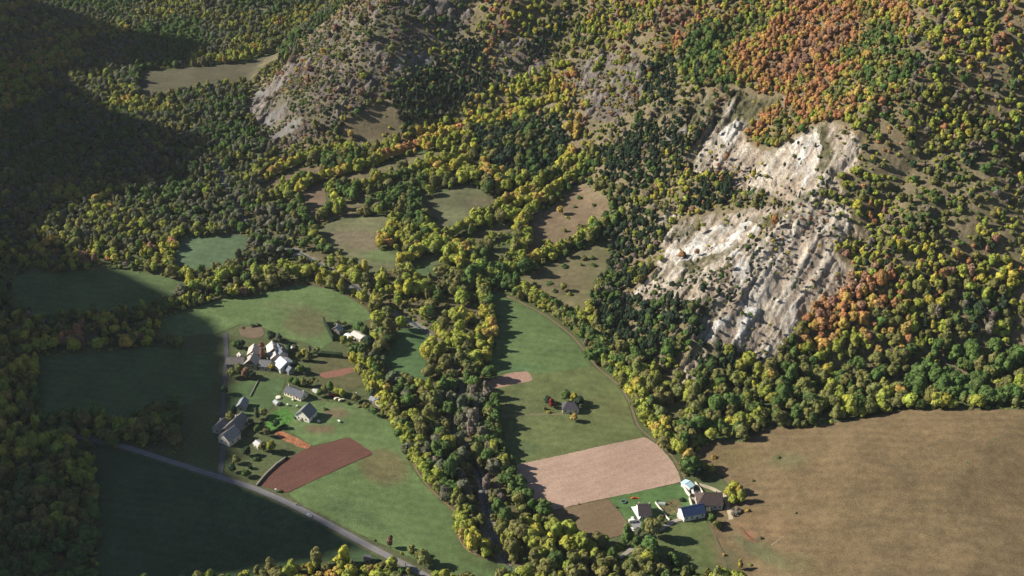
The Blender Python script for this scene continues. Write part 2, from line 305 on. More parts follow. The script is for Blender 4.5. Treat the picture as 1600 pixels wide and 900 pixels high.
def leaf_mat(mode):
    m, t, b = new_mat('foliage_' + mode, .8)
    if mode == 'forest': a = N(t, 'ShaderNodeAttribute', attribute_name='tint', attribute_type='INSTANCER'); src = a.outputs['Color']
    else: a = N(t, 'ShaderNodeObjectInfo'); src = a.outputs['Color']
    tc = N(t, 'ShaderNodeTexCoord')
    oi = N(t, 'ShaderNodeObjectInfo')
    ad = N(t, 'ShaderNodeVectorMath', operation='ADD'); t.links.new(tc.outputs['Object'], ad.inputs[0]); 
    ml = N(t, 'ShaderNodeMath', operation='MULTIPLY'); ml.inputs[1].default_value = 30; t.links.new(oi.outputs['Random'], ml.inputs[0]); t.links.new(ml.outputs[0], ad.inputs[1])
    c = noise_gain(t, src, (1.6, 7.0), (.72, .7), (1.3, 1.35), coord=ad.outputs[0], detail=2)
    t.links.new(c, b.inputs['Base Color'])
    tr = N(t, 'ShaderNodeBsdfTranslucent'); t.links.new(c, tr.inputs['Color'])
    mx = N(t, 'ShaderNodeMixShader'); mx.inputs[0].default_value = .30
    t.links.new(b.outputs[0], mx.inputs[1]); t.links.new(tr.outputs[0], mx.inputs[2]); t.links.new(mx.outputs[0], t.nodes['Material Output'].inputs['Surface'])
    return m
LEAF_F = leaf_mat('forest'); LEAF_I = leaf_mat('tree')
BARK = simple('bark', (.11, .085, .065), .95, (2, .7, 1.3))

# ------------------------------------------------------------------ object helpers
def tag(o, label=None, cat=None, group=None, kind=None):
    if label: o['label'] = label
    if cat: o['category'] = cat
    if group: o['group'] = group
    if kind: o['kind'] = kind
    return o
def mesh_np(name, verts, faces_flat, loop_tot, mats=(), smooth=False):
    me = bpy.data.meshes.new(name)
    verts = np.asarray(verts, np.float32); nf = len(loop_tot)
    me.vertices.add(len(verts)); me.vertices.foreach_set('co', verts.ravel())
    me.loops.add(len(faces_flat)); me.loops.foreach_set('vertex_index', np.asarray(faces_flat, np.int32))
    me.polygons.add(nf); st = np.concatenate([[0], np.cumsum(loop_tot)[:-1]]).astype(np.int32)
    me.polygons.foreach_set('loop_start', st); me.polygons.foreach_set('loop_total', np.asarray(loop_tot, np.int32))
    me.polygons.foreach_set('use_smooth', np.full(nf, smooth))
    me.update(calc_edges=True); me.validate()
    for m in mats: me.materials.append(m)
    return me
def link(name, me, parent=None, loc=None, rz=0.0):
    o = bpy.data.objects.new(name, me); COL.objects.link(o)
    if parent: o.parent = parent
    if loc is not None: o.location = loc
    if rz: o.rotation_euler = (0, 0, rz)
    return o
def empty(name, loc, rz=0.0):
    o = bpy.data.objects.new(name, None); COL.objects.link(o); o.location = loc; o.rotation_euler = (0, 0, rz); o.empty_display_size = 1
    return o
def cover_attr(me, cols):
    a = me.color_attributes.new('cover', 'FLOAT_COLOR', 'POINT')
    c = np.ones((len(cols), 4), np.float32); c[:, :3] = cols; a.data.foreach_set('color', c.ravel())

# ------------------------------------------------------------------ ground sheet
def build_ground():
    tf = np.arange(-.44, .4401, .00088)
    left = np.arange(-1.9, -.445, .016); right = np.array([.465, .49, .52, .56, .62, .7, .8, .9, 1.0, 1.15])
    T = np.concatenate([left, tf, right])
    ys = [330.0]
    while ys[-1] < 2350:
        y = ys[-1]; ys.append(y + (1.05 + 0.35 * max(0, (y - 700) / 600) if 600 < y else 4.0))
    while ys[-1] < 5200: ys.append(ys[-1] * 1.03)
    Y = np.array(ys); Dn = np.sqrt(Y ** 2 + 350 ** 2) * 1.12
    X = T[None, :] * Dn[:, None]; YY = np.repeat(Y[:, None], len(T), 1)
    x = X.ravel(); y = YY.ravel()
    z = H(x, y)
    far = y > GY1 - 10
    z = np.where(far, z, z)
    u, v = project(x, y, z)
    # masks
    ju = u + 20 * fbm(x, y, 26, 71, 5); jv = v + 14 * fbm(x, y, 26, 75, 5)
    cl = np.zeros(x.shape, bool)
    for p in CLIFFS: cl |= inside(ju, jv, p)
    wh = np.zeros(x.shape, bool)
    for p in WHITE: wh |= inside(ju, jv, p)
    sc = np.zeros(x.shape, bool)
    for p in SCREE: sc |= inside(ju, jv, p)
    he = np.zeros(x.shape, bool)
    for p in HEATH: he |= inside(ju, jv, p)
    # steepness decides outcrops
    slope_dir = (x * 0.80 - y * 0.60)
    inB = inside(x, y, FOOT_B)
    n1 = fbm(x, y, 22, 81, 4); n2 = fbm(x, y, 6, 85, 3); big = fbm(x, y, 70, 88, 3)
    strat = fbm((x * .8 - y * .6) / 1.0, (x * .6 + y * .8) / 6.0, 7, 91, 4)
    col = np.empty((len(x), 3)); col[:] = (.085, .105, .045)
    forest = np.array((.125, .110, .062)); heath = np.array((.140, .122, .095)); scree = np.array((.165, .16, .155))
    col[inB] = np.array((.165, .138, .085))
    wood = inside(u, v, RIVERW); col[wood] = forest * .9
    col[he] = heath * (1 + .5 * n1[he, None]) + np.array((.01, .02, -.005)) * (n2[he, None] * 3)
    col[sc] = scree * (1 + .35 * n2[sc, None])
    crag = fbm((x * .8 - y * .6), (x * .6 + y * .8) / 1.8, 9, 97, 4) + .5 * fbm(x, y, 60, 99, 2); rocks = he & (crag > .17); col[rocks] = np.array((.21, .185, .17)) * (1 + .7 * n2[rocks, None])
    c1 = np.array((.64, .585, .51)); c2 = np.array((.42, .345, .275)); c3 = np.array((.74, .725, .70)); veg = np.array((.13, .125, .06))
    m = np.clip(.5 + 1.3 * strat + .6 * n1, 0, 1)[:, None]
    cc = c2 * (1 - m) + c1 * m
    wv = np.clip(.55 + 1.6 * n2 + 1.9 * strat, 0, 1)[:, None]; cc = np.where(wh[:, None], cc * (1 - wv) + c3 * wv, cc)
    vg = (np.clip(n1 * 2.0 + big * 1.8 - strat * .6 + .1, 0, 1) * .95 * ~wh)[:, None]; cc = cc * (1 - vg) + veg * vg
    col[cl] = cc[cl]
    bank = segdist(x, y, RIVER); bk = (bank < 5 + 5 * n1) & ~inB
    col[bk] = np.array((.19, .18, .165)) * (1 + .4 * n2[bk, None])
    # far band under the mountain across
    rough = np.where(cl, 1.0, np.where(rocks, .8, np.where(he | sc, .35, np.where(inB, .25, 0.0))))
    n3 = fbm(x, y, 2.6, 95, 2); dz = rough * (2.6 * strat + 1.8 * n2 + 1.2 * np.abs(n1) + 1.5 * n3) + np.where(cl, 1.0, 0) * (-3.6 * (1 - np.abs(2 * vnoise((x * .8 - y * .6) / 13 + n1, (x * .6 + y * .8) / 70, 141) - 1)) ** 2 - 2.4 * (1 - np.abs(2 * vnoise((x * .8 - y * .6) / 5.5, (x * .6 + y * .8) / 30, 143) - 1))) * np.where(wh, .55, 1)
    dz = np.where(he, dz + 15 * np.clip(crag - .17, 0, .3), dz)
    z = z + dz - 0.06
    nr, nc = len(Y), len(T)
    i = np.arange(nr * nc).reshape(nr, nc)
    q = np.stack([i[:-1, :-1], i[:-1, 1:], i[1:, 1:], i[1:, :-1]], -1).reshape(-1, 4)
    me = bpy.data.meshes.new('ground')
    me.vertices.add(nr * nc); me.vertices.foreach_set('co', np.stack([x, y, z], 1).astype(np.float32).ravel())
    me.loops.add(q.size); me.loops.foreach_set('vertex_index', q.ravel().astype(np.int32))
    me.polygons.add(len(q)); me.polygons.foreach_set('loop_start', np.arange(0, q.size, 4, dtype=np.int32)); me.polygons.foreach_set('loop_total', np.full(len(q), 4, np.int32))
    me.polygons.foreach_set('use_smooth', np.ones(len(q), bool))
    me.update(calc_edges=True)
    cover_attr(me, np.clip(col, 0.01, .8))
    a = me.attributes.new('rock', 'FLOAT', 'POINT'); a.data.foreach_set('value', rough.astype(np.float32))
    m_, t, b = new_mat('land', .95)
    at_ = N(t, 'ShaderNodeAttribute', attribute_name='cover'); rk = N(t, 'ShaderNodeAttribute', attribute_name='rock'); g = N(t, 'ShaderNodeNewGeometry')
    c = noise_gain(t, at_.outputs['Color'], (.06, .4, 1.6), (.85, .78, .75), (1.15, 1.2, 1.25))
    t.links.new(c, b.inputs['Base Color'])
    n = N(t, 'ShaderNodeTexNoise'); n.inputs['Scale'].default_value = .35; n.inputs['Detail'].default_value = 8; n.inputs['Roughness'].default_value = .65; t.links.new(g.outputs['Position'], n.inputs['Vector'])
    mpp = N(t, 'ShaderNodeMapping'); mpp.inputs['Rotation'].default_value = (0, 0, .6435); mpp.inputs['Scale'].default_value = (1, .22, .5); t.links.new(g.outputs['Position'], mpp.inputs['Vector'])
    ns = N(t, 'ShaderNodeTexNoise'); ns.inputs['Scale'].default_value = .30; ns.inputs['Detail'].default_value = 7; ns.inputs['Roughness'].default_value = .7; t.links.new(mpp.outputs[0], ns.inputs['Vector'])
    mrk = N(t, 'ShaderNodeMapRange'); mrk.inputs['From Min'].default_value = .36; mrk.inputs['From Max'].default_value = .56; mrk.inputs['To Min'].default_value = .55; mrk.inputs['To Max'].default_value = 1.12; t.links.new(ns.outputs['Fac'], mrk.inputs['Value'])
    lp = N(t, 'ShaderNodeMix', data_type='FLOAT'); lp.inputs[2].default_value = 1.0; t.links.new(rk.outputs['Fac'], lp.inputs[0]); t.links.new(mrk.outputs[0], lp.inputs[3])
    sc2 = N(t, 'ShaderNodeVectorMath', operation='SCALE'); t.links.new(c, sc2.inputs[0]); t.links.new(lp.outputs[0], sc2.inputs['Scale']); t.links.new(sc2.outputs[0], b.inputs['Base Color'])
    bp0 = N(t, 'ShaderNodeBump'); bp0.inputs['Distance'].default_value = 4.0; t.links.new(rk.outputs['Fac'], bp0.inputs['Strength']); t.links.new(ns.outputs['Fac'], bp0.inputs['Height'])
    bp = N(t, 'ShaderNodeBump'); t.links.new(bp0.outputs[0], bp.inputs['Normal']); bp.inputs['Distance'].default_value = 3.5; n.inputs['Roughness'].default_value = .75
    ms = N(t, 'ShaderNodeMath', operation='MULTIPLY_ADD'); ms.inputs[1].default_value = .7; ms.inputs[2].default_value = .12; t.links.new(rk.outputs['Fac'], ms.inputs[0]); t.links.new(ms.outputs[0], bp.inputs['Strength'])
    t.links.new(n.outputs['Fac'], bp.inputs['Height']); t.links.new(bp.outputs[0], b.inputs['Normal'])
    me.materials.append(m_)
    tag(link('ground', me), kind='structure')
build_ground()

# ------------------------------------------------------------------ fields, laid as sheets on the land
def soft(px, py, cx, cy, rx, ry, rot=0):
    c, s = math.cos(rot), math.sin(rot); dx = px - cx; dy = py - cy
    return np.clip(1 - ((dx * c + dy * s) / rx) ** 2 - ((-dx * s + dy * c) / ry) ** 2, 0, 1)
DRY = [(600, 730, 48, 34, .2, (.135,.105,.055), .75), (480, 505, 45, 28, 0, (.12,.115,.058), .8), (450, 478, 50, 9, .1, (.13,.14,.07), .5), (500, 670, 30, 8, 0, (.15,.10,.065), .8), (525, 645, 24, 10, 0, (.16,.115,.075), .8), (560, 375, 55, 20, .1, (.15,.125,.085), .8), (600, 400, 40, 12, 0, (.10,.15,.055), .7),
       (950, 640, 60, 30, 0, (.12,.13,.05), .5), (800, 576, 60, 8, 0, (.07,.13,.06), .6), (1200, 820, 60, 26, 0, (.17,.115,.065), .6), (1190, 862, 60, 16, .5, (.10,.11,.055), .8), (1230, 720, 40, 16, 0, (.11,.11,.055), .6), (1140, 880, 30, 30, 0, (.11,.105,.055), .6), (1240, 880, 40, 20, 0, (.12,.11,.055), .6), (1150, 715, 50, 22, 0, (.14,.11,.05), .6), (1170, 835, 26, 6, .9, (.24,.12,.075), .9), (1120, 862, 10, 40, -.4, (.2,.13,.08), .4),
       (760, 320, 45, 16, 0, (.14,.12,.075), .6), (880, 440, 50, 20, -.4, (.15,.12,.075), .5), (900, 715, 110, 8, -.2, (.33,.215,.17), .6), (960, 745, 90, 9, -.2, (.35,.225,.175), .4), (820, 640, 60, 30, 0, (.105,.125,.055), .6), (800, 700, 60, 14, 0, (.09,.125,.06), .6), (550, 800, 60, 18, .5, (.075,.115,.05), .6), (760, 880, 60, 14, .3, (.10,.14,.05), .7)]
def sheet(name, poly_px, col, mat, lift, dry=True, step=5.0, seed=0, dens=True):
    pp = densify(poly_px, 5, 1.0, seed) if dens else poly_px
    bx, by, _ = at([p[0] for p in pp], [p[1] for p in pp])
    return sheet_xy(name, list(zip(bx, by)), col, mat, lift, dry, step)
def sheet_xy(name, ring, col, mat, lift, dry=True, step=5.0):
    rx = np.array([r[0] for r in ring]); ry = np.array([r[1] for r in ring])
    xs = np.arange(rx.min(), rx.max(), step); ys = np.arange(ry.min(), ry.max(), step)
    gx_, gy_ = np.meshgrid(xs, ys); gx_ = gx_.ravel(); gy_ = gy_.ravel()
    k = inside(gx_, gy_, ring) & (segdist(gx_, gy_, ring, True) > step * .35) if len(gx_) else np.zeros(0, bool)
    pts = [Vector(r) for r in ring] + [Vector((a, b)) for a, b in zip(gx_[k], gy_[k])]
    n = len(ring)
    vs, _, fs, *_r = delaunay_2d_cdt(pts, [], [list(range(n))], 1, 1e-4)
    x = np.array([p[0] for p in vs]); y = np.array([p[1] for p in vs]); z = H(x, y) + lift
    ff = [i for f in fs for i in f]
    me = mesh_np(name, np.stack([x, y, z], 1), ff, [len(f) for f in fs], [mat], True)
    u, v = project(x, y, z); c = np.empty((len(x), 3)); c[:] = col
    if dry:
        for cx, cyy, ax, ay, ro, dc, st in DRY:
            wgt = (sstep(0, .7, soft(u, v, cx, cyy, ax, ay, ro)) * st)[:, None]; c = c * (1 - wgt) + np.array(dc) * wgt
    nn = fbm(x, y, 25, 101, 3)[:, None]; c = c * (1 + .12 * nn)
    cover_attr(me, np.clip(c, .01, .9))
    return link(name, me)
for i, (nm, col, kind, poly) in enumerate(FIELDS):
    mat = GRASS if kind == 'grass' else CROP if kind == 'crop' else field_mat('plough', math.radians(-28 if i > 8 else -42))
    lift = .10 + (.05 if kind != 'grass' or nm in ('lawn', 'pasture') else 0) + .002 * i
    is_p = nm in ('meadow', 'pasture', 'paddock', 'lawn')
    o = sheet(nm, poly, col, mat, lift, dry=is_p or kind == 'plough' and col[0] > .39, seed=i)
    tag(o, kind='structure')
def ribbon(name, pts_px, width, col, mat, lift, kind='structure', wob=.15):
    u = []; v = []
    for (a, b), (c, d) in zip(pts_px[:-1], pts_px[1:]):
        k = max(2, int(math.hypot(c - a, d - b) / 5))
        for j in range(k): u.append(a + (c - a) * j / k); v.append(b + (d - b) * j / k)
    u.append(pts_px[-1][0]); v.append(pts_px[-1][1])
    x, y, _ = at(u, v)
    for _ in range(6):
        x[1:-1] = (x[:-2] + 2 * x[1:-1] + x[2:]) / 4; y[1:-1] = (y[:-2] + 2 * y[1:-1] + y[2:]) / 4
    tx = np.gradient(x); ty = np.gradient(y); L = np.hypot(tx, ty); nx, ny = -ty / L, tx / L
    wv = width / 2 * (1 + wob * (RNG.random(len(x)) - .5) * 2)
    offs = [-1, -.33, .33, 1]; V = []
    for o_f in offs:
        X = x + nx * wv * o_f; Y = y + ny * wv * o_f; V.append(np.stack([X, Y, H(X, Y) + lift], 1))
    V = np.stack(V, 1); n = len(x)
    idx = np.arange(n * 4).reshape(n, 4); q = np.stack([idx[:-1, 1:], idx[:-1, :-1], idx[1:, :-1], idx[1:, 1:]], -1).reshape(-1, 4)
    me = mesh_np(name, V.reshape(-1, 3), q.ravel(), [4] * len(q), [mat], True)
    c = np.empty((n * 4, 3)); c[:] = col
    cover_attr(me, c)
    return tag(link(name, me), kind=kind)
ASPH = field_mat('crop'); 
def road_mat():
    m, t, b = new_mat('asphalt', .85); a = N(t, 'ShaderNodeAttribute', attribute_name='cover')
    c = noise_gain(t, a.outputs['Color'], (.15, 1.5), (.88, .85), (1.12, 1.15)); t.links.new(c, b.inputs['Base Color']); return m
RM = road_mat()
ribbon('road_verge', ROAD_PX, 9.0, (.10, .105, .055), GRASS, .22)
ribbon('road', ROAD_PX, 4.8, (.20, .195, .205), RM, .30, wob=.02)
for nm, wd, c, pts in TRACKS: ribbon(nm, pts, wd, c, RM, .24)
# river water between gravel banks
def water():
    m, t, b = new_mat('water', .12); b.inputs['Base Color'].default_value = (.045, .06, .065, 1); b.inputs['Specular IOR Level'].default_value = .5
    g = N(t, 'ShaderNodeNewGeometry'); n = N(t, 'ShaderNodeTexNoise'); n.inputs['Scale'].default_value = .9; n.inputs['Detail'].default_value = 4; t.links.new(g.outputs['Position'], n.inputs['Vector'])
    bp = N(t, 'ShaderNodeBump'); bp.inputs['Strength'].default_value = .5; bp.inputs['Distance'].default_value = .3; t.links.new(n.outputs['Fac'], bp.inputs['Height']); t.links.new(bp.outputs[0], b.inputs['Normal'])
    rp = N(t, 'ShaderNodeValToRGB'); rp.color_ramp.elements[0].position = .58; rp.color_ramp.elements[0].color = (.045, .06, .065, 1); rp.color_ramp.elements[1].position = .68; rp.color_ramp.elements[1].color = (.5, .52, .54, 1)
    t.links.new(n.outputs['Fac'], rp.inputs[0]); t.links.new(rp.outputs[0], b.inputs['Base Color'])
    return m
ribbon('river', RIVER_PX, 2.6, (.1, .1, .1), water(), .25, wob=.35)

# ------------------------------------------------------------------ tree prototypes
ICO = {}
def ico(sub):
    if sub not in ICO:
        bm = bmesh.new(); bmesh.ops.create_icosphere(bm, subdivisions=sub, radius=1.0)
        ICO[sub] = (np.array([v.co[:] for v in bm.verts]), [[v.index for v in f.verts] for f in bm.faces]); bm.free()
    return ICO[sub]
def crown_mesh(name, seed, shape, mat, leafn=620, leaf=.14):
    """unit crown: about one metre in radius before scaling; base of the tree at z=0"""
    r = np.random.default_rng(seed); V = []; F = []; off = 0
    rx, rz, cz, nl = shape
    centres = []
    iv, if_ = ico(2)
    for k in range(nl):
        if k == 0: c = np.array((0, 0, cz)); s = np.array((rx * .72, rx * .72, rz * .72))
        else:
            th = k * 2.399 + r.uniform(-.4, .4); zz = r.uniform(-.75, .95)
            rr = math.sqrt(max(0, 1 - zz * zz)) * r.uniform(.45, .7)
            c = np.array((math.cos(th) * rr * rx, math.sin(th) * rr * rx, cz + zz * rz * .68)); s = np.full(3, r.uniform(.22, .48) * rx); s[2] *= min(1.5, max(.9, rz / rx * .9))
        centres.append((c, s))
        d = iv * (1 + .2 * (r.random((len(iv), 1)) - .5) * 2) * s + c
        V.append(d); F += [[a + off for a in f] for f in if_]; off += len(d)
    # leaf sprays standing off the surface
    for k in range(leafn):
        c, s = centres[r.integers(0, len(centres))]
        d = r.normal(size=3); d[2] = d[2] * .8 + .25; d /= np.linalg.norm(d)
        p = c + d * s * r.uniform(.95, 1.22)
        t1 = np.cross(d, r.normal(size=3)); t1 /= np.linalg.norm(t1) + 1e-6; t2 = np.cross(d, t1)
        t1 = t1 + d * r.uniform(-.5, .5); t2 = t2 + d * r.uniform(-.6, .6)
        q = leaf * r.uniform(.5, 1.1)
        V.append(np.array([p - t1 * q - t2 * q * .6, p + t1 * q - t2 * q * .8, p + t1 * q * .8 + t2 * q * .7, p - t1 * q * .6 + t2 * q]))
        F.append([off, off + 1, off + 2, off + 3]); off += 4
    V = np.concatenate(V)
    return mesh_np(name, V, [i for f in F for i in f], [len(f) for f in F], [mat], True)
def conifer_mesh(name, seed, mat, wide=.42, tiers=9):
    r = np.random.default_rng(seed); V = []; F = []; off = 0; n = 16
    for k in range(tiers):
        t = k / tiers; zb = .22 + t * 1.95; R = wide * (1 - t) ** .8 + .05; hgt = .50 * (1 - t * .5)
        ph = r.uniform(0, 6.28)
        ring = []
        for j in range(n):
            a = ph + j * 2 * math.pi / n; rr = R * (1.12 if j % 2 else .72) * r.uniform(.8, 1.15)
            ring.append((math.cos(a) * rr, math.sin(a) * rr, zb - (.08 if j % 2 else -.02) + r.uniform(-.05, .05)))
        V.append(np.array(ring + [(r.uniform(-.02, .02), r.uniform(-.02, .02), zb + hgt), (0, 0, zb + .08)]))
        for j in range(n):
            F.append([off + j, off + (j + 1) % n, off + n]); F.append([off + (j + 1) % n, off + j, off + n + 1])
        off += n + 2
    for k in range(160):
        t = r.random() ** 1.3; z = .3 + t * 1.9; R = (wide * (1 - t) ** .8 + .04) * r.uniform(.8, 1.15); a = r.uniform(0, 6.28); q = .07
        p = np.array((math.cos(a) * R, math.sin(a) * R, z)); d = r.normal(size=(4, 3)) * q
        V.append(p + d); F.append([off, off + 1, off + 2, off + 3]); off += 4
    V = np.concatenate(V)
    return mesh_np(name, V, [i for f in F for i in f], [len(f) for f in F], [mat], False)
def trunk_mesh(name, seed, top=1.3, rad=.07):
    r = random.Random(seed); bm = bmesh.new()
    def limb(p0, p1, r0, r1, n=6):
        d = (p1 - p0).normalized(); a = d.orthogonal().normalized(); b = d.cross(a)
        rings = []
        for p, q in ((p0, r0), ((p0 + p1) / 2 + a * r0 * .4, (r0 + r1) / 2), (p1, r1)):
            rings.append([bm.verts.new(p + (a * math.cos(k * 2 * math.pi / n) + b * math.sin(k * 2 * math.pi / n)) * q) for k in range(n)])
        for A, B in zip(rings[:-1], rings[1:]):
            for k in range(n): bm.faces.new((A[k], A[(k + 1) % n], B[(k + 1) % n], B[k]))
    limb(Vector((0, 0, -.25)), Vector((r.uniform(-.05, .05), r.uniform(-.05, .05), top)), rad, rad * .3)
    for k in range(5):
        z = top * (.4 + .12 * k); a = r.uniform(0, 6.28); L = .55 - .05 * k
        limb(Vector((0, 0, z)), Vector((math.cos(a) * L, math.sin(a) * L, z + L * .7)), rad * .45, rad * .12, 5)
    me = bpy.data.meshes.new(name); bm.to_mesh(me); bm.free(); me.materials.append(BARK); return me
SHAPES = [(.8, 1.3, 1.6, 15), (1.1, .95, 1.3, 15), (.95, 1.0, 1.35, 12), (.85, 1.15, 1.5, 13), (1.05, .85, 1.2, 12), (.62, 1.25, 1.55, 11), (.9, 1.05, 1.35, 14), (1.0, .95, 1.25, 10)]
BUSH = [(.95, .62, .45, 9), (1.1, .5, .35, 9), (.8, .75, .6, 8)]
def protos(mat, pre):
    br = [crown_mesh(pre + 'crown', 10 + i, s, mat) for i, s in enumerate(SHAPES)]
    co = [conifer_mesh(pre + 'conifer', 30 + i, mat, wd) for i, wd in enumerate((.45, .58))] + [crown_mesh(pre + 'pine', 40 + i, sh, mat, 380, .13) for i, sh in enumerate(((.52, .95, 1.25, 11), (.62, .85, 1.2, 12), (.58, 1.05, 1.3, 13)))]
    bu = [crown_mesh(pre + 'bush', 50 + i, s, mat, 200, .2) for i, s in enumerate(BUSH)]
    return br, co, bu
BR_I, CO_I, BU_I = protos(LEAF_I, 'tree_'); BR_F, CO_F, BU_F = protos(LEAF_F, 'wood_')
TRUNKS = [trunk_mesh('trunk', 5 + i) for i in range(3)]; CTRUNK = trunk_mesh('conifer_trunk', 12, 1.9, .05)

# ------------------------------------------------------------------ foliage colours
PAL = {'dark green': (.044, .074, .042), 'green': (.105, .170, .048), 'olive': (.195, .200, .068), 'yellow-green': (.30, .335, .065), 'yellow': (.45, .42, .075), 'golden': (.45, .33, .095),
       'orange': (.44, .235, .110), 'rust-brown': (.31, .19, .13), 'grey-brown': (.23, .195, .155), 'grey-green': (.155, .170, .105), 'red': (.26, .04, .045)}
MIX = {
 'river': dict([('grey-brown', .025), ('grey-green', .18), ('green', .19), ('olive', .31), ('yellow-green', .245), ('yellow', .05)]),
 'fan': dict([('green', .24), ('olive', .28), ('yellow-green', .34), ('yellow', .08), ('golden', .06)]),
 'gold': dict([('olive', .14), ('yellow-green', .38), ('yellow', .28), ('golden', .15), ('orange', .05)]),
 'slope': dict([('dark green', .06), ('green', .16), ('grey-brown', .08), ('olive', .24), ('yellow-green', .24), ('yellow', .12), ('orange', .04), ('rust-brown', .06)]),
 'row': dict([('green', .22), ('olive', .14), ('yellow-green', .46), ('yellow', .13), ('golden', .05)]),
 'orange': dict([('green', .07), ('olive', .16), ('yellow-green', .13), ('golden', .24), ('orange', .32), ('rust-brown', .08)]),
 'green': dict([('green', .50), ('olive', .28), ('yellow-green', .12), ('dark green', .10)]),
 'leftfar': dict([('green', .26), ('grey-green', .30), ('olive', .26), ('yellow-green', .15), ('golden', .03)]),
 'lower': dict([('green', .32), ('olive', .32), ('yellow-green', .26), ('yellow', .05), ('golden', .05)]),
 'darkmix': dict([('green', .40), ('olive', .30), ('dark green', .30)]),
 'heath': dict([('green', .12), ('grey-green', .2), ('olive', .26), ('grey-brown', .14), ('rust-brown', .12), ('golden', .07), ('yellow-green', .09)]),
}
def pick(mix, n, bias):
    ks = list(MIX[mix]); p = np.array([MIX[mix][k] for k in ks]); c = np.cumsum(p / p.sum())
    return [ks[min(len(ks) - 1, int(np.searchsorted(c, b)))] for b in bias]

# ------------------------------------------------------------------ scatter of woodland
ROWS = [([(560,566),(580,598),(598,626),(622,660),(639,690),(655,722),(679,753),(701,774),(723,794),(722,826),(733,848),(758,866)], 'row', 4.4),
 ([(765,438),(803,452),(855,481),(899,513),(930,545),(956,578),(978,598),(998,628),(1014,658),(1036,682),(1066,712)], 'row', 4.6),
 ([(598,384),(612,362),(625,335),(640,312)], 'gold', 4.6), ([(632,412),(680,386),(740,352),(790,324),(830,302),(870,272),(895,236)], 'row', 4.8), ([(755,436),(800,426),(850,403),(900,382),(935,362),(968,345)], 'row', 4.6),
 ([(825,390),(815,350),(848,316),(882,292),(912,262)], 'row', 4.6), ([(470,300),(500,282),(545,272),(600,252),(660,226),(740,196),(830,176)], 'gold', 4.4), ([(560,300),(600,284),(660,266),(722,247)], 'row', 4.6),
 ([(640,302),(652,330),(664,362),(690,386),(735,402),(760,432)], 'row', 4.6), ([(430,272),(480,250),(530,236),(575,240)], 'row', 4.2), ([(500,345),(515,330)], 'row', 4.4), ([(600,335),(640,300),(680,275)], 'row', 4.8), ([(770,640),(768,670),(774,700),(786,730),(800,760),(815,790)], 'row', 4.4),
 ([(757,440),(756,470),(766,500),(766,530)], 'row', 4.4), ([(1075,660),(1100,668),(1150,672),(1195,655)], 'row', 4.4)]
def any_in(u, v, polys):
    r = np.zeros(u.shape, bool)
    for p in polys: r |= inside(u, v, p)
    return r
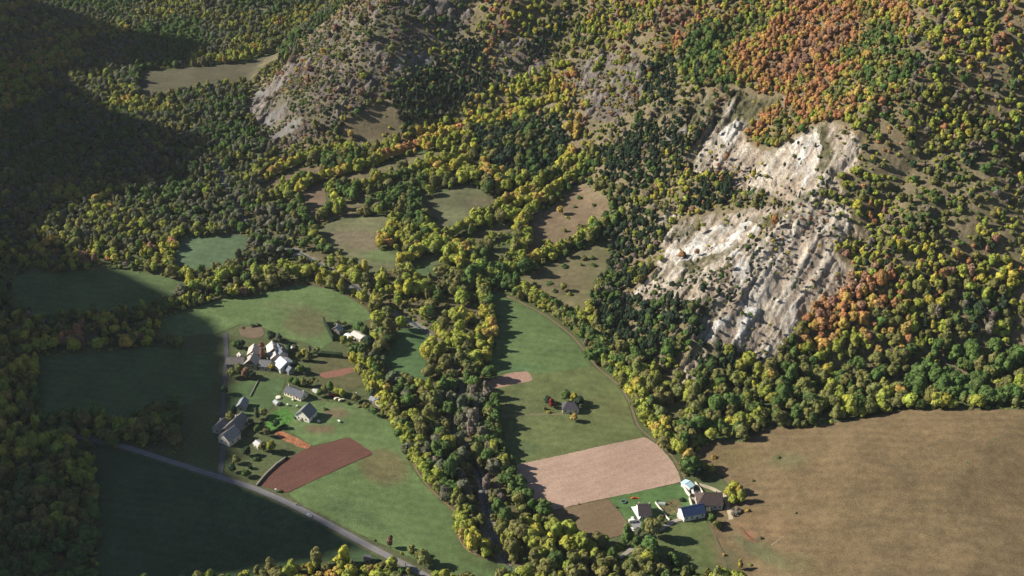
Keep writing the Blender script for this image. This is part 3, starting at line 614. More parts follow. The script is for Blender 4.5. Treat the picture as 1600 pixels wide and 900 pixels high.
def scatter():
    sp = 4.6
    xs = np.arange(-900, 900, sp); ys = np.arange(560, 2350, sp)
    X, Y = np.meshgrid(xs, ys); X = X + ((np.arange(len(ys)) % 2) * sp / 2)[:, None]
    x = X.ravel() + RNG.uniform(-.42, .42, X.size) * sp; y = Y.ravel() + RNG.uniform(-.42, .42, X.size) * sp
    z = H(x, y); u, v = project(x, y, z)
    k = (u > -160) & (u < 1760) & (v > -60) & (v < 1010); x, y, z, u, v = x[k], y[k], z[k], u[k], v[k]
    field = any_in(u, v, [f[3] for f in FIELDS])
    cl = any_in(u, v, CLIFFS); wh = any_in(u, v, WHITE); sc = any_in(u, v, SCREE); he = any_in(u, v, HEATH); con = any_in(u, v, CONIF); clr = any_in(u, v, CLEAR)
    gold = any_in(u, v, GOLD); orr = any_in(u, v, ORANGE); gt = inside(u, v, GREENTOP); rv = inside(u, v, RIVERW); fan = inside(u, v, HEDGE_FAN); lf = inside(u, v, LEFTFAR); dm = inside(u, v, DARKMIX)
    dr = segdist(x, y, RIVER); rd = np.full(u.shape, 1e9)
    rx, ry, _ = at([p[0] for p in ROAD_PX[1:-1]], [p[1] for p in ROAD_PX[1:-1]]); rd = segdist(x, y, list(zip(rx, ry)))
    edge = np.full(u.shape, 1e9)
    for nm, wd, c, pts in TRACKS: edge = np.minimum(edge, segdist(u, v, pts))
    zone = np.where(fan, 'fan', np.where(rv, 'river', np.where(lf, 'leftfar', np.where(v > 545, 'lower', 'slope'))))
    zone = np.where(dm, 'darkmix', zone); zone = np.where(orr, 'orange', zone); zone = np.where(gold, 'gold', zone); zone = np.where(gt, 'green', zone); zone = np.where(he, 'heath', zone)
    dens = np.ones(u.shape) * .95
    clump = fbm(x, y, 40, 121, 3)
    dens = np.where((zone == 'slope'), .54 + .95 * clump, dens)
    dens = np.where((zone == 'river') | (zone == 'lower'), np.where(zone == 'river', .36 + .5 * clump, .50), dens)
    dens = np.where((zone == 'fan'), .47 + .62 * fbm(x, y, 34, 151, 3), dens)
    dens = np.where(zone == 'leftfar', .62 + .45 * clump, dens); dens = np.where((zone == 'gold') | (zone == 'green') | (zone == 'darkmix'), .80, dens); dens = np.where(zone == 'orange', .95, dens)
    dens = np.where(he, .66 + .6 * clump, dens)
    dens = np.where(sc, .06, dens); band = fbm((x * .6 + y * .8) / 1.0, (x * .8 - y * .6) / 3.0, 26, 161, 3); dens = np.where(cl, np.clip(.34 + .9 * clump + 1.1 * band, .05, .95), dens); dens = np.where(wh, .09, dens); dens = np.where(con & ~cl, .92, dens)
    rows = np.full(u.shape, 1e9)
    for rp_, _m, _s in ROWS: rows = np.minimum(rows, segdist(u, v, rp_))
    dens = np.where(rows < 8, 0, dens)
    dens = np.where(field | clr | (dr < 2.6) | (rd < 6) | (edge < 3), 0, dens)
    keep = RNG.random(u.shape) < dens
    # stray bushes inside rough pastures
    stray = inside(u, v, FIELDS[23][3]) | inside(u, v, FIELDS[24][3]) | inside(u, v, FIELDS[27][3])
    strk = stray & (RNG.random(u.shape) < .05) & ~keep
    keep |= strk
    x, y, z, u, v = x[keep], y[keep], z[keep], u[keep], v[keep]; zone = zone[keep]; he = he[keep]; cl = cl[keep]; con = con[keep]; sc = sc[keep]; strk = strk[keep]
    ax = [[], [], []]; az = []; asz = []
    for rp_, mx_, sz_ in ROWS:
        wx, wy, _ = at([p[0] for p in rp_], [p[1] for p in rp_]); seg = np.concatenate([[0], np.cumsum(np.hypot(np.diff(wx), np.diff(wy)))])
        q = np.arange(0, seg[-1], sz_ * .80); q = q + RNG.uniform(-1, 1, len(q)); rxx = np.interp(q, seg, wx); ryy = np.interp(q, seg, wy)
        for off in (-2.2, 2.2):
            jx = rxx + RNG.normal(size=len(q)) * 1.4 + off * .8; jy = ryy + RNG.normal(size=len(q)) * 1.4 + off
            ax[0] += list(jx); ax[1] += list(jy); az += [mx_] * len(q); asz += [sz_] * len(q)
    nx_, ny_ = np.array(ax[0]), np.array(ax[1]); nz_ = H(nx_, ny_); nu, nv = project(nx_, ny_, nz_); nb = len(nx_)
    rsize = np.concatenate([np.zeros(len(x)), np.array(asz)])
    x = np.concatenate([x, nx_]); y = np.concatenate([y, ny_]); z = np.concatenate([z, nz_]); u = np.concatenate([u, nu]); v = np.concatenate([v, nv]); zone = np.concatenate([zone.astype(object), np.array(az, object)])
    he, cl, con, sc, strk = [np.concatenate([q, np.zeros(nb, bool)]) for q in (he, cl, con, sc, strk)]
    # colour: patches of neighbours agree
    pb = fbm(x, y, 85, 131, 2) * .8 + fbm(x, y, 22, 137, 2) * .5; bias = pb + RNG.normal(size=len(x)) * .13
    orderr = np.empty(len(bias)); orderr[np.argsort(bias)] = np.linspace(0, .999, len(bias)); bias = orderr
    names = np.empty(len(x), object)
    for zt in set(zone):
        m = np.where(zone == zt)[0]; b = np.empty(len(m)); b[np.argsort(bias[m])] = (np.arange(len(m)) + .5) / len(m)
        nm = pick(zt, len(m), b)
        for i, q in zip(m, nm): names[i] = q
    kind = np.where(con & (RNG.random(len(x)) < .68), 'conifer', 'broad')
    kind = np.where((zone == 'slope') & (RNG.random(len(x)) < .06), 'conifer', kind)
    kind = np.where((zone == 'darkmix') & (RNG.random(len(x)) < .3), 'conifer', kind)
    kind = np.where((he | sc | cl) & (RNG.random(len(x)) < .93) & (kind != 'conifer') | strk, 'bush', kind)
    kind = np.where(cl & (kind == 'bush') & (RNG.random(len(x)) < .25), 'conifer', kind)
    names[kind == 'conifer'] = 'dark green'
    size = 2.4 + 3.1 * RNG.random(len(x)) ** 1.25
    size *= np.where(v > 430, 1.15, .92) * np.where((zone == 'fan'), 1.2, 1) * np.where(zone == 'slope', .76, 1) * np.where(zone == 'orange', .80, 1) * np.where(zone == 'leftfar', .95, 1) * np.where(zone == 'gold', .9, 1)
    size = np.where(kind == 'bush', RNG.uniform(1.0, 2.6, len(x)) * np.where(cl, .8, 1.2), size)
    size = np.where(kind == 'conifer', np.where(cl, RNG.uniform(1.6, 2.8, len(x)), RNG.uniform(2.8, 5.2, len(x)) * np.where(v < 430, .9, 1)), size)
    size = np.where((v > 850) & (u < 720) & (kind == 'broad'), size * .82, size)
    size = np.where(rsize > 0, rsize * RNG.uniform(.72, 1.18, len(x)), size)
    return x, y, z, u, v, names, kind, size, zone
SX, SY, SZ, SU, SV, SN, SK, SS, SZN = scatter()

# extra trees set one by one: (u, v of the foot, radius, colour, kind, place words)
EXTRA = [
 (862,637,3.0,'red','broad','red tree left of the lone dark-roofed hut'), (856,630,3.0,'dark green','broad','dark tree behind the red one by the lone hut'), (857,645,2.0,'yellow','bush','small yellow bush left of the lone hut'),
 (866,632,2.3,'olive','bush','low olive bush between the red tree and lone hut'), (884,626,4.2,'green','broad','green tree behind the lone hut roof'), (896,628,3.6,'yellow','broad','tall yellow tree behind the lone hut'), (905,634,3.6,'dark green','broad','dark tree right behind the lone hut'),
 (897,658,2.6,'golden','broad','golden round tree in front of the lone hut'), (851,640,2.0,'olive','bush','low olive bush at the meadow left of the lone hut'),
 (1078,742,7.0,'green','broad','big green tree behind the blue-roofed farm shed'), (1088,747,5.0,'dark green','broad','dark tree beside the big one behind the farm'), (1066,738,4.0,'olive','broad','olive tree at the corner of the pale ploughed field'),
 (1140,778,3.8,'yellow','broad','yellow tree nearest to the brown farmhouse roof'), (1146,770,4.2,'yellow','broad','tallest yellow tree beside the farm'), (1154,775,3.6,'golden','broad','golden tree at the right of the farm grove'), (1157,786,3.8,'yellow-green','broad','yellow-green tree at the front of the farm grove'), (1144,787,3.2,'yellow-green','broad','yellow-green tree closing the farm grove'),
 (1150,802,3.8,'grey-brown','bush','grey leafless bush in front of the farm grove'), (1112,818,3.4,'green','broad','round green tree in front of the brown farmhouse'), (1119,826,3.4,'olive','broad','olive tree in front of the round green one'), (1106,805,2.6,'grey-green','broad','small grey tree at the blue roof end'),
 (1115,716,2.2,'golden','bush','lone orange bush on the brown pasture'), (1156,890,2.8,'yellow','broad','lone yellow tree low on the brown pasture'), (1168,799,1.8,'golden','bush','small golden bush right of the farm grove'), (1190,842,1.2,'dark green','bush','tiny dark bush right of the reddish fence lines'), (1176,752,1.4,'olive','bush','small olive bush in the upper brown hillside pasture'), (1216,716,1.6,'green','bush','green bush high in the brown hillside pasture'), (1243,802,1.3,'olive','bush','small olive bush near the photo right edge in the pasture'), (1130,735,2.0,'rust-brown','bush','rust bush at the upper left of the brown pasture'), (1172,884,1.5,'yellow-green','bush','pale bush right of the lone yellow tree low on pasture'), (1131,868,1.6,'golden','bush','golden bush on the strip left of lone yellow tree'),
 (1005,830,2.8,'green','broad','first green tree of the lane row'), (1013,827,3.2,'green','broad','second green tree along the lane'), (1021,824,3.0,'dark green','broad','dark tree along the farm lane'), (1032,817,2.6,'olive','broad','olive tree by the garden wall end'), (996,838,2.8,'grey-green','broad','grey-green tree beside the parked cars lane'), (986,846,3.0,'olive','broad','olive tree at the lower lane bend'), (975,852,3.4,'green','broad','green tree at the lane mouth'),
 (1066,782,2.2,'dark green','bush','dark bush in the vegetable garden corner'), (1028,784,1.2,'dark green','bush','tiny dark bush at the garden wall top'),
 (643,868,3.4,'olive','broad','round olive tree above the road'), (610,856,3.6,'rust-brown','broad','brownish tree standing alone above the road'), (655,876,3.0,'olive','broad','olive tree nearest the road bend'),
 (437,768,1.6,'olive','bush','small bush beside the white post at the road'),
 (528,512,3.0,'grey-green','broad','grey tree behind the small grey-roofed house'), (538,509,2.2,'olive','broad','small olive tree behind the small grey-roofed house'), (562,520,4.6,'green','broad','big green tree right of the white roofs'), (571,526,4.6,'green','broad','green tree beyond the white roofs'), (548,538,3.0,'yellow','broad','yellow tree in front of the white roofs'), (538,540,3.6,'yellow-green','broad','yellow-green tree left of the white roofs'),
 (556,556,5.2,'green','broad','tall green tree below the white roofs'), (566,562,4.8,'green','broad','tall green tree lower in the same clump'), (550,548,4.0,'olive','broad','olive tree below the white tarpaulin'), (577,545,5.0,'dark green','broad','dark tree right of the tall green clump'), (590,548,4.0,'olive','broad','olive tree at the dark wood edge'), (585,530,4.2,'olive','broad','olive tree above the dark wood edge'),
 (572,590,4.4,'yellow-green','broad','bright tree heading the stream row'), (581,594,4.4,'yellow-green','broad','second bright tree of the stream row'), (588,603,4.2,'yellow-green','broad','third bright tree of the stream row'), (578,580,4.2,'yellow','broad','yellowish tree heading the stream row'),
 (500,620,3.0,'green','broad','green tree right of the long house pad'), (507,618,3.4,'olive','broad','olive tree above the parked cars'), (517,613,3.2,'green','broad','green tree above the red trailer'), (528,618,3.4,'yellow-green','broad','bright tree above the parked cars'), (535,621,3.0,'yellow','broad','yellow tree at the right of the car row'), (556,628,3.2,'olive','broad','olive tree left of the chimneyed house'),
 (463,602,3.2,'green','broad','green tree behind the long house'), (474,604,3.0,'olive','broad','olive tree behind the long house right end'), (455,599,3.0,'green','broad','green tree behind the long house left end'), (485,603,2.6,'olive','broad','olive tree behind the gravel pad'),
 (425,531,4.2,'dark green','broad','dark tree behind the pale village roofs'), (436,535,3.4,'grey-green','broad','grey-green tree behind the blue village roof'), (377,545,3.6,'dark green','broad','dark tree left of the pale village roofs'), (367,543,3.0,'green','broad','green tree at the left village edge'), (411,562,3.4,'rust-brown','broad','brown tree between the pale village roofs'), (409,545,2.6,'rust-brown','broad','small brown tree between village roofs'),
 (362,590,3.8,'olive','broad','olive tree in front of the long village roof'), (374,588,4.2,'olive','broad','round olive tree in front of the village'), (384,591,3.8,'rust-brown','broad','reddish tree in front of the village'), (394,592,3.2,'dark green','broad','dark tree in front of the village'), (424,578,3.0,'yellow','broad','yellowish tree in front of the village roofs'), (409,576,2.4,'green','broad','green tree in front of the grey village roof'),
 (475,557,2.8,'yellow','broad','small yellow tree right of the village'), (468,563,3.2,'olive','broad','olive tree right of the village'), (482,565,3.2,'olive','broad','olive tree at the village right edge'), (462,552,3.0,'grey-green','broad','grey-green tree by the white village shed'), (452,555,3.2,'dark green','broad','dark tree below the white village shed'), (461,576,3.6,'dark green','broad','dark tree right of the little blue-grey house'), (470,584,3.4,'green','broad','green tree below the dark one at village right'), (445,556,2.6,'green','broad','green tree between the blue roof and white shed'), (352,616,3.4,'dark green','broad','dark tree beside the village street'), (366,648,3.0,'dark green','broad','dark tree above the shaded barns'), (392,668,3.4,'dark green','broad','dark tree right of the shaded barns'), (402,676,2.8,'green','broad','green tree right of the shaded barns'), (386,712,3.4,'dark green','broad','dark tree below the shaded barns'), (364,738,3.2,'dark green','broad','dark tree at the road end of the walled plot'), (496,551,2.6,'olive','broad','olive tree left of the dark hedge'), (508,640,1.6,'olive','bush','low bush right of the pale barn'), (545,632,1.8,'green','bush','low green bush below the yellow tree row'), (560,636,1.8,'olive','bush','olive bush below the yellow tree row'), (484,551,2.4,'grey-brown','broad','grey-brown tree right of the yellow one'),
 (395,510,2.2,'grey-green','bush','grey bush at the small ploughed patch'), (403,509,2.2,'grey-green','bush','second grey bush at the small ploughed patch'), (379,513,1.8,'rust-brown','bush','brown bush at the left of small ploughed patch'),
 (360,665,4.4,'olive','broad','tall olive tree between the dark village barns'), (402,655,3.0,'grey-green','broad','grey tree above the sunken garden'), (412,650,2.8,'olive','broad','olive tree at the bright garden'), (432,668,3.0,'dark green','broad','dark tree below the bright garden'), (418,682,3.0,'olive','broad','olive tree left of the orange strip'), (412,705,3.6,'olive','broad','pair tree left of the ploughed field'), (424,706,3.6,'yellow-green','broad','taller light tree left of the ploughed field'),
 (400,718,2.6,'green','bush','green bush in the walled plot'), (391,732,2.6,'dark green','bush','dark bush in the walled plot'), (370,724,3.2,'olive','broad','olive tree left in the walled plot'), (384,745,3.0,'green','broad','tree at the lower plot corner'), (446,716,2.0,'dark green','bush','dark bush at the top of the stone wall'),
 (583,622,3.4,'dark green','broad','dark tree left of the chimneyed house'), (572,640,3.0,'olive','broad','olive tree in front left of the chimneyed house'), (585,650,3.2,'green','broad','green tree in front of the chimneyed house'), (598,652,2.8,'yellow-green','broad','bright tree in front of the chimneyed house'), (605,617,4.0,'golden','broad','golden tree behind the chimneyed house'), (612,628,4.0,'yellow-green','broad','bright tree right of the chimneyed house'),
 (880,455,3.4,'olive','broad','lone olive tree in the sloping brown pasture'), (884,385,2.8,'yellow','broad','yellow tree in the upper brown pasture'), (875,335,3.6,'golden','broad','golden tree in the upper brown pasture'), (882,362,2.8,'yellow-green','bush','bush in the upper brown pasture'),
 (548,215,4.0,'golden','broad','golden tree at the far brown pasture edge'), (540,250,4.0,'green','broad','upright green tree below far pasture'), (762,306,6.0,'green','broad','great round green tree in the upper meadow'), (757,302,5.2,'olive','broad','olive tree joined to the great round one'), (768,300,5.0,'dark green','broad','dark tree joined to the great round one'), (728,284,5.6,'yellow-green','broad','round bright tree at the upper meadow head'), (742,278,4.6,'olive','broad','olive tree beside the round bright one'), (672,306,5.6,'yellow-green','broad','rounded bright tree at upper meadow left'),
 (527,338,5.0,'yellow-green','broad','bright tree at the base of the isolated grove'), (520,328,5.0,'yellow-green','broad','bright tree at the left of the isolated grove'), (534,328,5.0,'yellow-green','broad','bright tree at the right of the isolated grove'), (524,318,4.8,'yellow','broad','yellow tree high in the isolated grove'), (520,308,4.2,'yellow-green','broad','top tree of the isolated grove'), (540,336,4.6,'green','broad','green tree at the isolated grove edge'),
]
# ------------------------------------------------------------------ landmark words for labels
LM = [((930,745),'the pale ploughed field'), ((500,725),'the dark ploughed field'), ((850,530),'the bright green meadow'), ((890,650),'the lone hut'), ((1080,790),'the farm'), ((1200,790),'the brown hillside pasture'), ((915,815),'the brown stubble field'),
      ((720,600),'the river bend'), ((745,740),'the lower river'), ((640,560),'the narrow meadow'), ((640,740),'the long curved meadow'), ((530,870),'the shaded meadow'), ((600,860),'the road'), ((798,592),'the small bare patch'), ((450,490),'the upper left meadow'), ((430,560),'the village'),
      ((1070,820),'the farm meadow'), ((1050,640),'the small hillside clearing'), ((470,380),'the stony river bed'), ((1130,380),'the middle white cliff'), ((1170,520),'the lower white cliff'), ((1110,230),'the upper white cliff'), ((730,320),'the upper meadow'), ((880,440),'the sloping brown pasture'),
      ((580,200),'the far brown pasture'), ((1020,240),'the big conifer stand'), ((690,150),'the far conifer ridge'), ((1110,300),'the cliff knoll'), ((1030,130),'the high conifer patch'), ((560,380),'the west fan meadow'), ((750,870),'the bottom edge woods'), ((1200,640),'the orange slope foot'), ((560,100),'the rocky spur'), ((430,180),'the grey scree')]
ORD = ['', 'first', 'second', 'third', 'fourth', 'fifth', 'sixth', 'seventh', 'eighth', 'ninth', 'tenth', 'eleventh', 'twelfth', 'thirteenth', 'fourteenth', 'fifteenth', 'sixteenth', 'seventeenth', 'eighteenth', 'nineteenth', 'twentieth']
def where(u, v):
    (a, b), nm = min(LM, key=lambda q: (q[0][0] - u) ** 2 + ((q[0][1] - v) * 1.3) ** 2)
    dx, dy = u - a, (v - b) * 1.3
    if abs(dx) > 2.2 * abs(dy): rel = 'left of' if dx < 0 else 'right of'
    elif abs(dy) > 2.2 * abs(dx): rel = 'behind' if dy < 0 else 'in front of'
    else: rel = ('back-' if dy < 0 else 'front-') + ('left of' if dx < 0 else 'right of')
    return rel + ' ' + nm
def label_all(recs, noun):
    """recs: list of [u, v, colour, size]; gives one distinct label each"""
    g = {}
    sz = sorted(r[3] for r in recs); lo, hi = sz[len(sz) // 3], sz[2 * len(sz) // 3]
    for i, r in enumerate(recs):
        s = 'small' if r[3] < lo else 'large' if r[3] > hi else 'mid-sized'
        g.setdefault(f'{s} {r[2]} {noun} {where(r[0], r[1])}', []).append(i)
    out = [None] * len(recs)
    for base, ids in g.items():
        ids.sort(key=lambda i: recs[i][0])
        for k, i in enumerate(ids):
            out[i] = base if len(ids) == 1 else f'{base}, {ORD[k + 1] if k < 20 else str(k + 1) + "th"} from left' if len(ids) > 2 else f'{base}, the {"left" if k == 0 else "right"} one'
    return out

# ------------------------------------------------------------------ individual trees
def jitter_col(c, r=None):
    k = random.uniform(.85, 1.18); return tuple(min(.9, q * k * random.uniform(.93, 1.07)) for q in c)
def put_tree(kind, x, y, z, s, colname, label, group, parts=True):
    c = (*jitter_col(PAL[colname]), 1); rz = random.uniform(0, 6.28)
    if kind == 'bush':
        o = link('bush', random.choice(BU_I), None, (x, y, z - .1), rz); o.scale = (s, s, s * random.uniform(.85, 1.15)); o.color = c
        return tag(o, label, 'bush', group)
    con = kind == 'conifer'
    hs = s * random.uniform(.95, 1.2)
    me = random.choice(CO_I) if con else random.choice(BR_I)
    if not parts:
        o = link('conifer_tree' if con else 'broadleaf_tree', me, None, (x, y, z - .2), rz); o.scale = (s, s, hs); o.color = c
        return tag(o, label, 'conifer' if con else 'tree', group)
    r = empty('conifer_tree' if con else 'broadleaf_tree', (x, y, z - .2), rz); r.scale = (s, s, hs)
    k = link('crown', me, r); k.color = c
    link('trunk', CTRUNK if con else random.choice(TRUNKS), r)
    return tag(r, label, 'conifer' if con else 'tree', group)
ex = [P(e[0], e[1]) for e in EXTRA]
for e, (x, y, z) in zip(EXTRA, ex):
    put_tree(e[4], x, y, z, e[2], e[3], e[5], 'trees and bushes standing apart in the valley' if e[4] == 'broad' else 'bushes standing apart in the valley')
nE = {'broad': sum(e[4] == 'broad' for e in EXTRA), 'bush': sum(e[4] == 'bush' for e in EXTRA), 'conifer': 0}
CAPS = {'broad': 300 - nE['broad'], 'conifer': 300, 'bush': 300 - nE['bush']}
dist = np.sqrt(SX ** 2 + SY ** 2 + (SZ - CAMZ) ** 2); app = SS / dist
inframe = (SU > 5) & (SU < 1595) & (SV > 8) & (SV < 892)
# which are hidden behind nearer crowns is small from this height, so apparent size decides
solo = np.zeros(len(SX), bool)
for kd in ('broad', 'conifer', 'bush'):
    c = np.where((SK == kd) & inframe)[0]; c = c[np.argsort(-app[c])][:CAPS[kd]]
    solo[c] = True
    recs = [[SU[i], SV[i], SN[i], SS[i]] for i in c]
    labs = label_all(recs, {'broad': 'tree', 'conifer': 'conifer', 'bush': 'bush'}[kd])
    for i, lb in zip(c, labs):
        put_tree(kd, SX[i], SY[i], SZ[i], SS[i], SN[i], lb, {'broad': 'broadleaf trees of the valley woods', 'conifer': 'conifers on the slopes', 'bush': 'bushes on the rocky slopes'}[kd], parts=kd != 'bush' and SV[i] > 420)

# ------------------------------------------------------------------ the remaining woods as masses
def proto_coll(name, meshes):
    c = bpy.data.collections.new(name)
    for i, m in enumerate(meshes):
        o = bpy.data.objects.new(f'{name}_{i}', m); c.objects.link(o)
    return c
def mass(name, label, cat, sel, coll, nprot):
    me = bpy.data.meshes.new(name); n = int(sel.sum())
    me.vertices.add(n); me.vertices.foreach_set('co', np.stack([SX[sel], SY[sel], SZ[sel] - .2], 1).astype(np.float32).ravel())
    k = RNG.uniform(.85, 1.18, n)[:, None] * RNG.uniform(.93, 1.07, (n, 3))
    col = np.ones((n, 4), np.float32); col[:, :3] = np.array([PAL[q] for q in SN[sel]]) * k
    a = me.attributes.new('tint', 'FLOAT_COLOR', 'POINT'); a.data.foreach_set('color', col.ravel())
    a = me.attributes.new('size', 'FLOAT', 'POINT'); a.data.foreach_set('value', SS[sel].astype(np.float32))
    a = me.attributes.new('turn', 'FLOAT', 'POINT'); a.data.foreach_set('value', RNG.uniform(0, 6.28, n).astype(np.float32))
    a = me.attributes.new('sort', 'INT', 'POINT'); a.data.foreach_set('value', RNG.integers(0, nprot, n).astype(np.int32))
    o = link(name, me); tag(o, label, cat, None, 'stuff')
    g = bpy.data.node_groups.new(name, 'GeometryNodeTree')
    g.interface.new_socket('Geometry', in_out='INPUT', socket_type='NodeSocketGeometry'); g.interface.new_socket('Geometry', in_out='OUTPUT', socket_type='NodeSocketGeometry')
    gi = g.nodes.new('NodeGroupInput'); go = g.nodes.new('NodeGroupOutput'); mp = g.nodes.new('GeometryNodeMeshToPoints'); ip = g.nodes.new('GeometryNodeInstanceOnPoints'); ci = g.nodes.new('GeometryNodeCollectionInfo')
    ci.inputs['Collection'].default_value = coll; ci.inputs['Separate Children'].default_value = True; ci.inputs['Reset Children'].default_value = True
    def na(nm, dt):
        q = g.nodes.new('GeometryNodeInputNamedAttribute'); q.data_type = dt; q.inputs['Name'].default_value = nm; return q.outputs['Attribute']
    cx = g.nodes.new('ShaderNodeCombineXYZ'); g.links.new(na('turn', 'FLOAT'), cx.inputs['Z'])
    g.links.new(gi.outputs[0], mp.inputs['Mesh']); g.links.new(mp.outputs[0], ip.inputs['Points']); g.links.new(ci.outputs[0], ip.inputs['Instance'])
    ip.inputs['Pick Instance'].default_value = True; g.links.new(na('sort', 'INT'), ip.inputs['Instance Index'])
    g.links.new(cx.outputs[0], ip.inputs['Rotation']); g.links.new(na('size', 'FLOAT'), ip.inputs['Scale']); g.links.new(ip.outputs[0], go.inputs[0])
    md = o.modifiers.new('scatter', 'NODES'); md.node_group = g
def undergrowth():
    global SX, SY, SZ, SU, SV, SN, SK, SS, SZN, solo
    sp = 4.3; X, Y = np.meshgrid(np.arange(-800, 820, sp), np.arange(600, 2100, sp)); x = X.ravel() + RNG.uniform(-.5, .5, X.size) * sp; y = Y.ravel() + RNG.uniform(-.5, .5, X.size) * sp
    z = H(x, y); u, v = project(x, y, z); k = (u > 0) & (u < 1600) & (v > -40) & (v < 960); x, y, z, u, v = [q[k] for q in (x, y, z, u, v)]
    bad = any_in(u, v, [f[3] for f in FIELDS]) | any_in(u, v, CLIFFS) | any_in(u, v, SCREE) | any_in(u, v, CLEAR) | (segdist(x, y, RIVER) < 3.5)
    rx, ry, _ = at([p[0] for p in ROAD_PX[1:-1]], [p[1] for p in ROAD_PX[1:-1]]); bad |= segdist(x, y, list(zip(rx, ry))) < 6
    for nm, wd, c, pts in TRACKS: bad |= segdist(u, v, pts) < 4
    he = any_in(u, v, HEATH); k = ~bad & (RNG.random(len(x)) < np.where(he, .82, .55) + .4 * fbm(x, y, 30, 171, 2)); x, y, z, u, v, he = [q[k] for q in (x, y, z, u, v, he)]
    g = (x / 40).astype(int) * 7 + (y / 40).astype(int) * 13
    cc = pick('heath', len(x), np.clip(.5 + fbm(x, y, 50, 173, 2) * .7 + RNG.normal(size=len(x)) * .18, 0, .999))
    cc = np.array(cc, object); m = ~he & (u > 1080) & (v < 240); cc[m] = np.array(pick('orange', int(m.sum()), RNG.random(int(m.sum()))), object)
    m = ~he & ~((u > 1080) & (v < 240)); cc[m] = np.array(pick('lower', int(m.sum()), RNG.random(int(m.sum()))), object); m &= RNG.random(len(x)) < .35; cc[m] = 'yellow-green'
    SX, SY, SZ, SU, SV, SN, SK, SS = np.concatenate([SX, x]), np.concatenate([SY, y]), np.concatenate([SZ, z]), np.concatenate([SU, u]), np.concatenate([SV, v]), np.concatenate([SN, cc]), np.concatenate([SK, np.full(len(x), 'bush')]), np.concatenate([SS, RNG.uniform(.9, 2.3, len(x))])
    solo = np.concatenate([solo, np.zeros(len(x), bool)])
undergrowth()
mass('broadleaf_forest', 'autumn broadleaf woods in green, yellow and orange covering valley and slopes', 'forest', (SK == 'broad') & ~solo, proto_coll('wood_broadleaf', BR_F), len(BR_F))
mass('conifer_forest', 'dark green conifers massed in stands on the mountain slopes', 'forest', (SK == 'conifer') & ~solo, proto_coll('wood_conifer', CO_F), len(CO_F))
mass('scrub', 'low brown and olive scrub scattered over the rocky spur and cliffs', 'scrub', (SK == 'bush') & ~solo, proto_coll('wood_bush', BU_F), len(BU_F))
print('TREES', {k: int((SK == k).sum()) for k in ('broad', 'conifer', 'bush')})
# ------------------------------------------------------------------ buildings
def at_h(u, v, h):
    x, y, z = P(u, v)
    for _ in range(4):
        dx, dy, dz = ray(u, v); t = (z + h - CAMZ) / dz; x, y = dx * t, dy * t; z = float(H(x, y))
    return x, y, z
def poly_obj(name, verts, faces, mat, parent):
    me = bpy.data.meshes.new(name); me.from_pydata([tuple(v) for v in verts], [], faces); me.update(); me.materials.append(mat)
    return link(name, me, parent)
def box_v(cx, cy, cz, sx, sy, sz):
    v = [(cx + a * sx / 2, cy + b * sy / 2, cz + c * sz / 2) for c in (-1, 1) for b in (-1, 1) for a in (-1, 1)]
    f = [(0, 2, 3, 1), (4, 5, 7, 6), (0, 1, 5, 4), (2, 6, 7, 3), (0, 4, 6, 2), (1, 3, 7, 5)]
    return v, f
def boxes(name, bs, mat, parent=None, bevel=0.0):
    bm = bmesh.new()
    for b in bs:
        vs, fs = box_v(*b); vv = [bm.verts.new(v) for v in vs]
        for f in fs: bm.faces.new([vv[i] for i in f])
    if bevel: bmesh.ops.bevel(bm, geom=list(bm.edges), offset=bevel, segments=1, affect='EDGES')
    me = bpy.data.meshes.new(name); bm.to_mesh(me); bm.free(); me.materials.append(mat)
    return link(name, me, parent)
def tin(nm, c): return MAT(nm, c, rough=.45, gain=(1.2, .86, 1.12))
WOOD = MAT('weathered_wood', (.16, .11, .075)); GLASS = MAT('window_glass', (.03, .04, .05), rough=.15); STONE = MAT('rubble_stone', (.30, .27, .23), gain=(1.5, .7, 1.25)); DOORM = MAT('door_paint', (.12, .07, .05))
def slab(name, quad, th, mat, parent):
    q = [Vector(p) for p in quad]; n = (q[1] - q[0]).cross(q[-1] - q[0]).normalized()
    if n.z < 0: n = -n
    k = len(q); V = [p for p in q] + [p - n * th for p in q]
    F = [tuple(range(k)), tuple(reversed(range(k, 2 * k)))] + [(i, i + k, (i + 1) % k + k, (i + 1) % k) for i in range(k)]
    return V, F
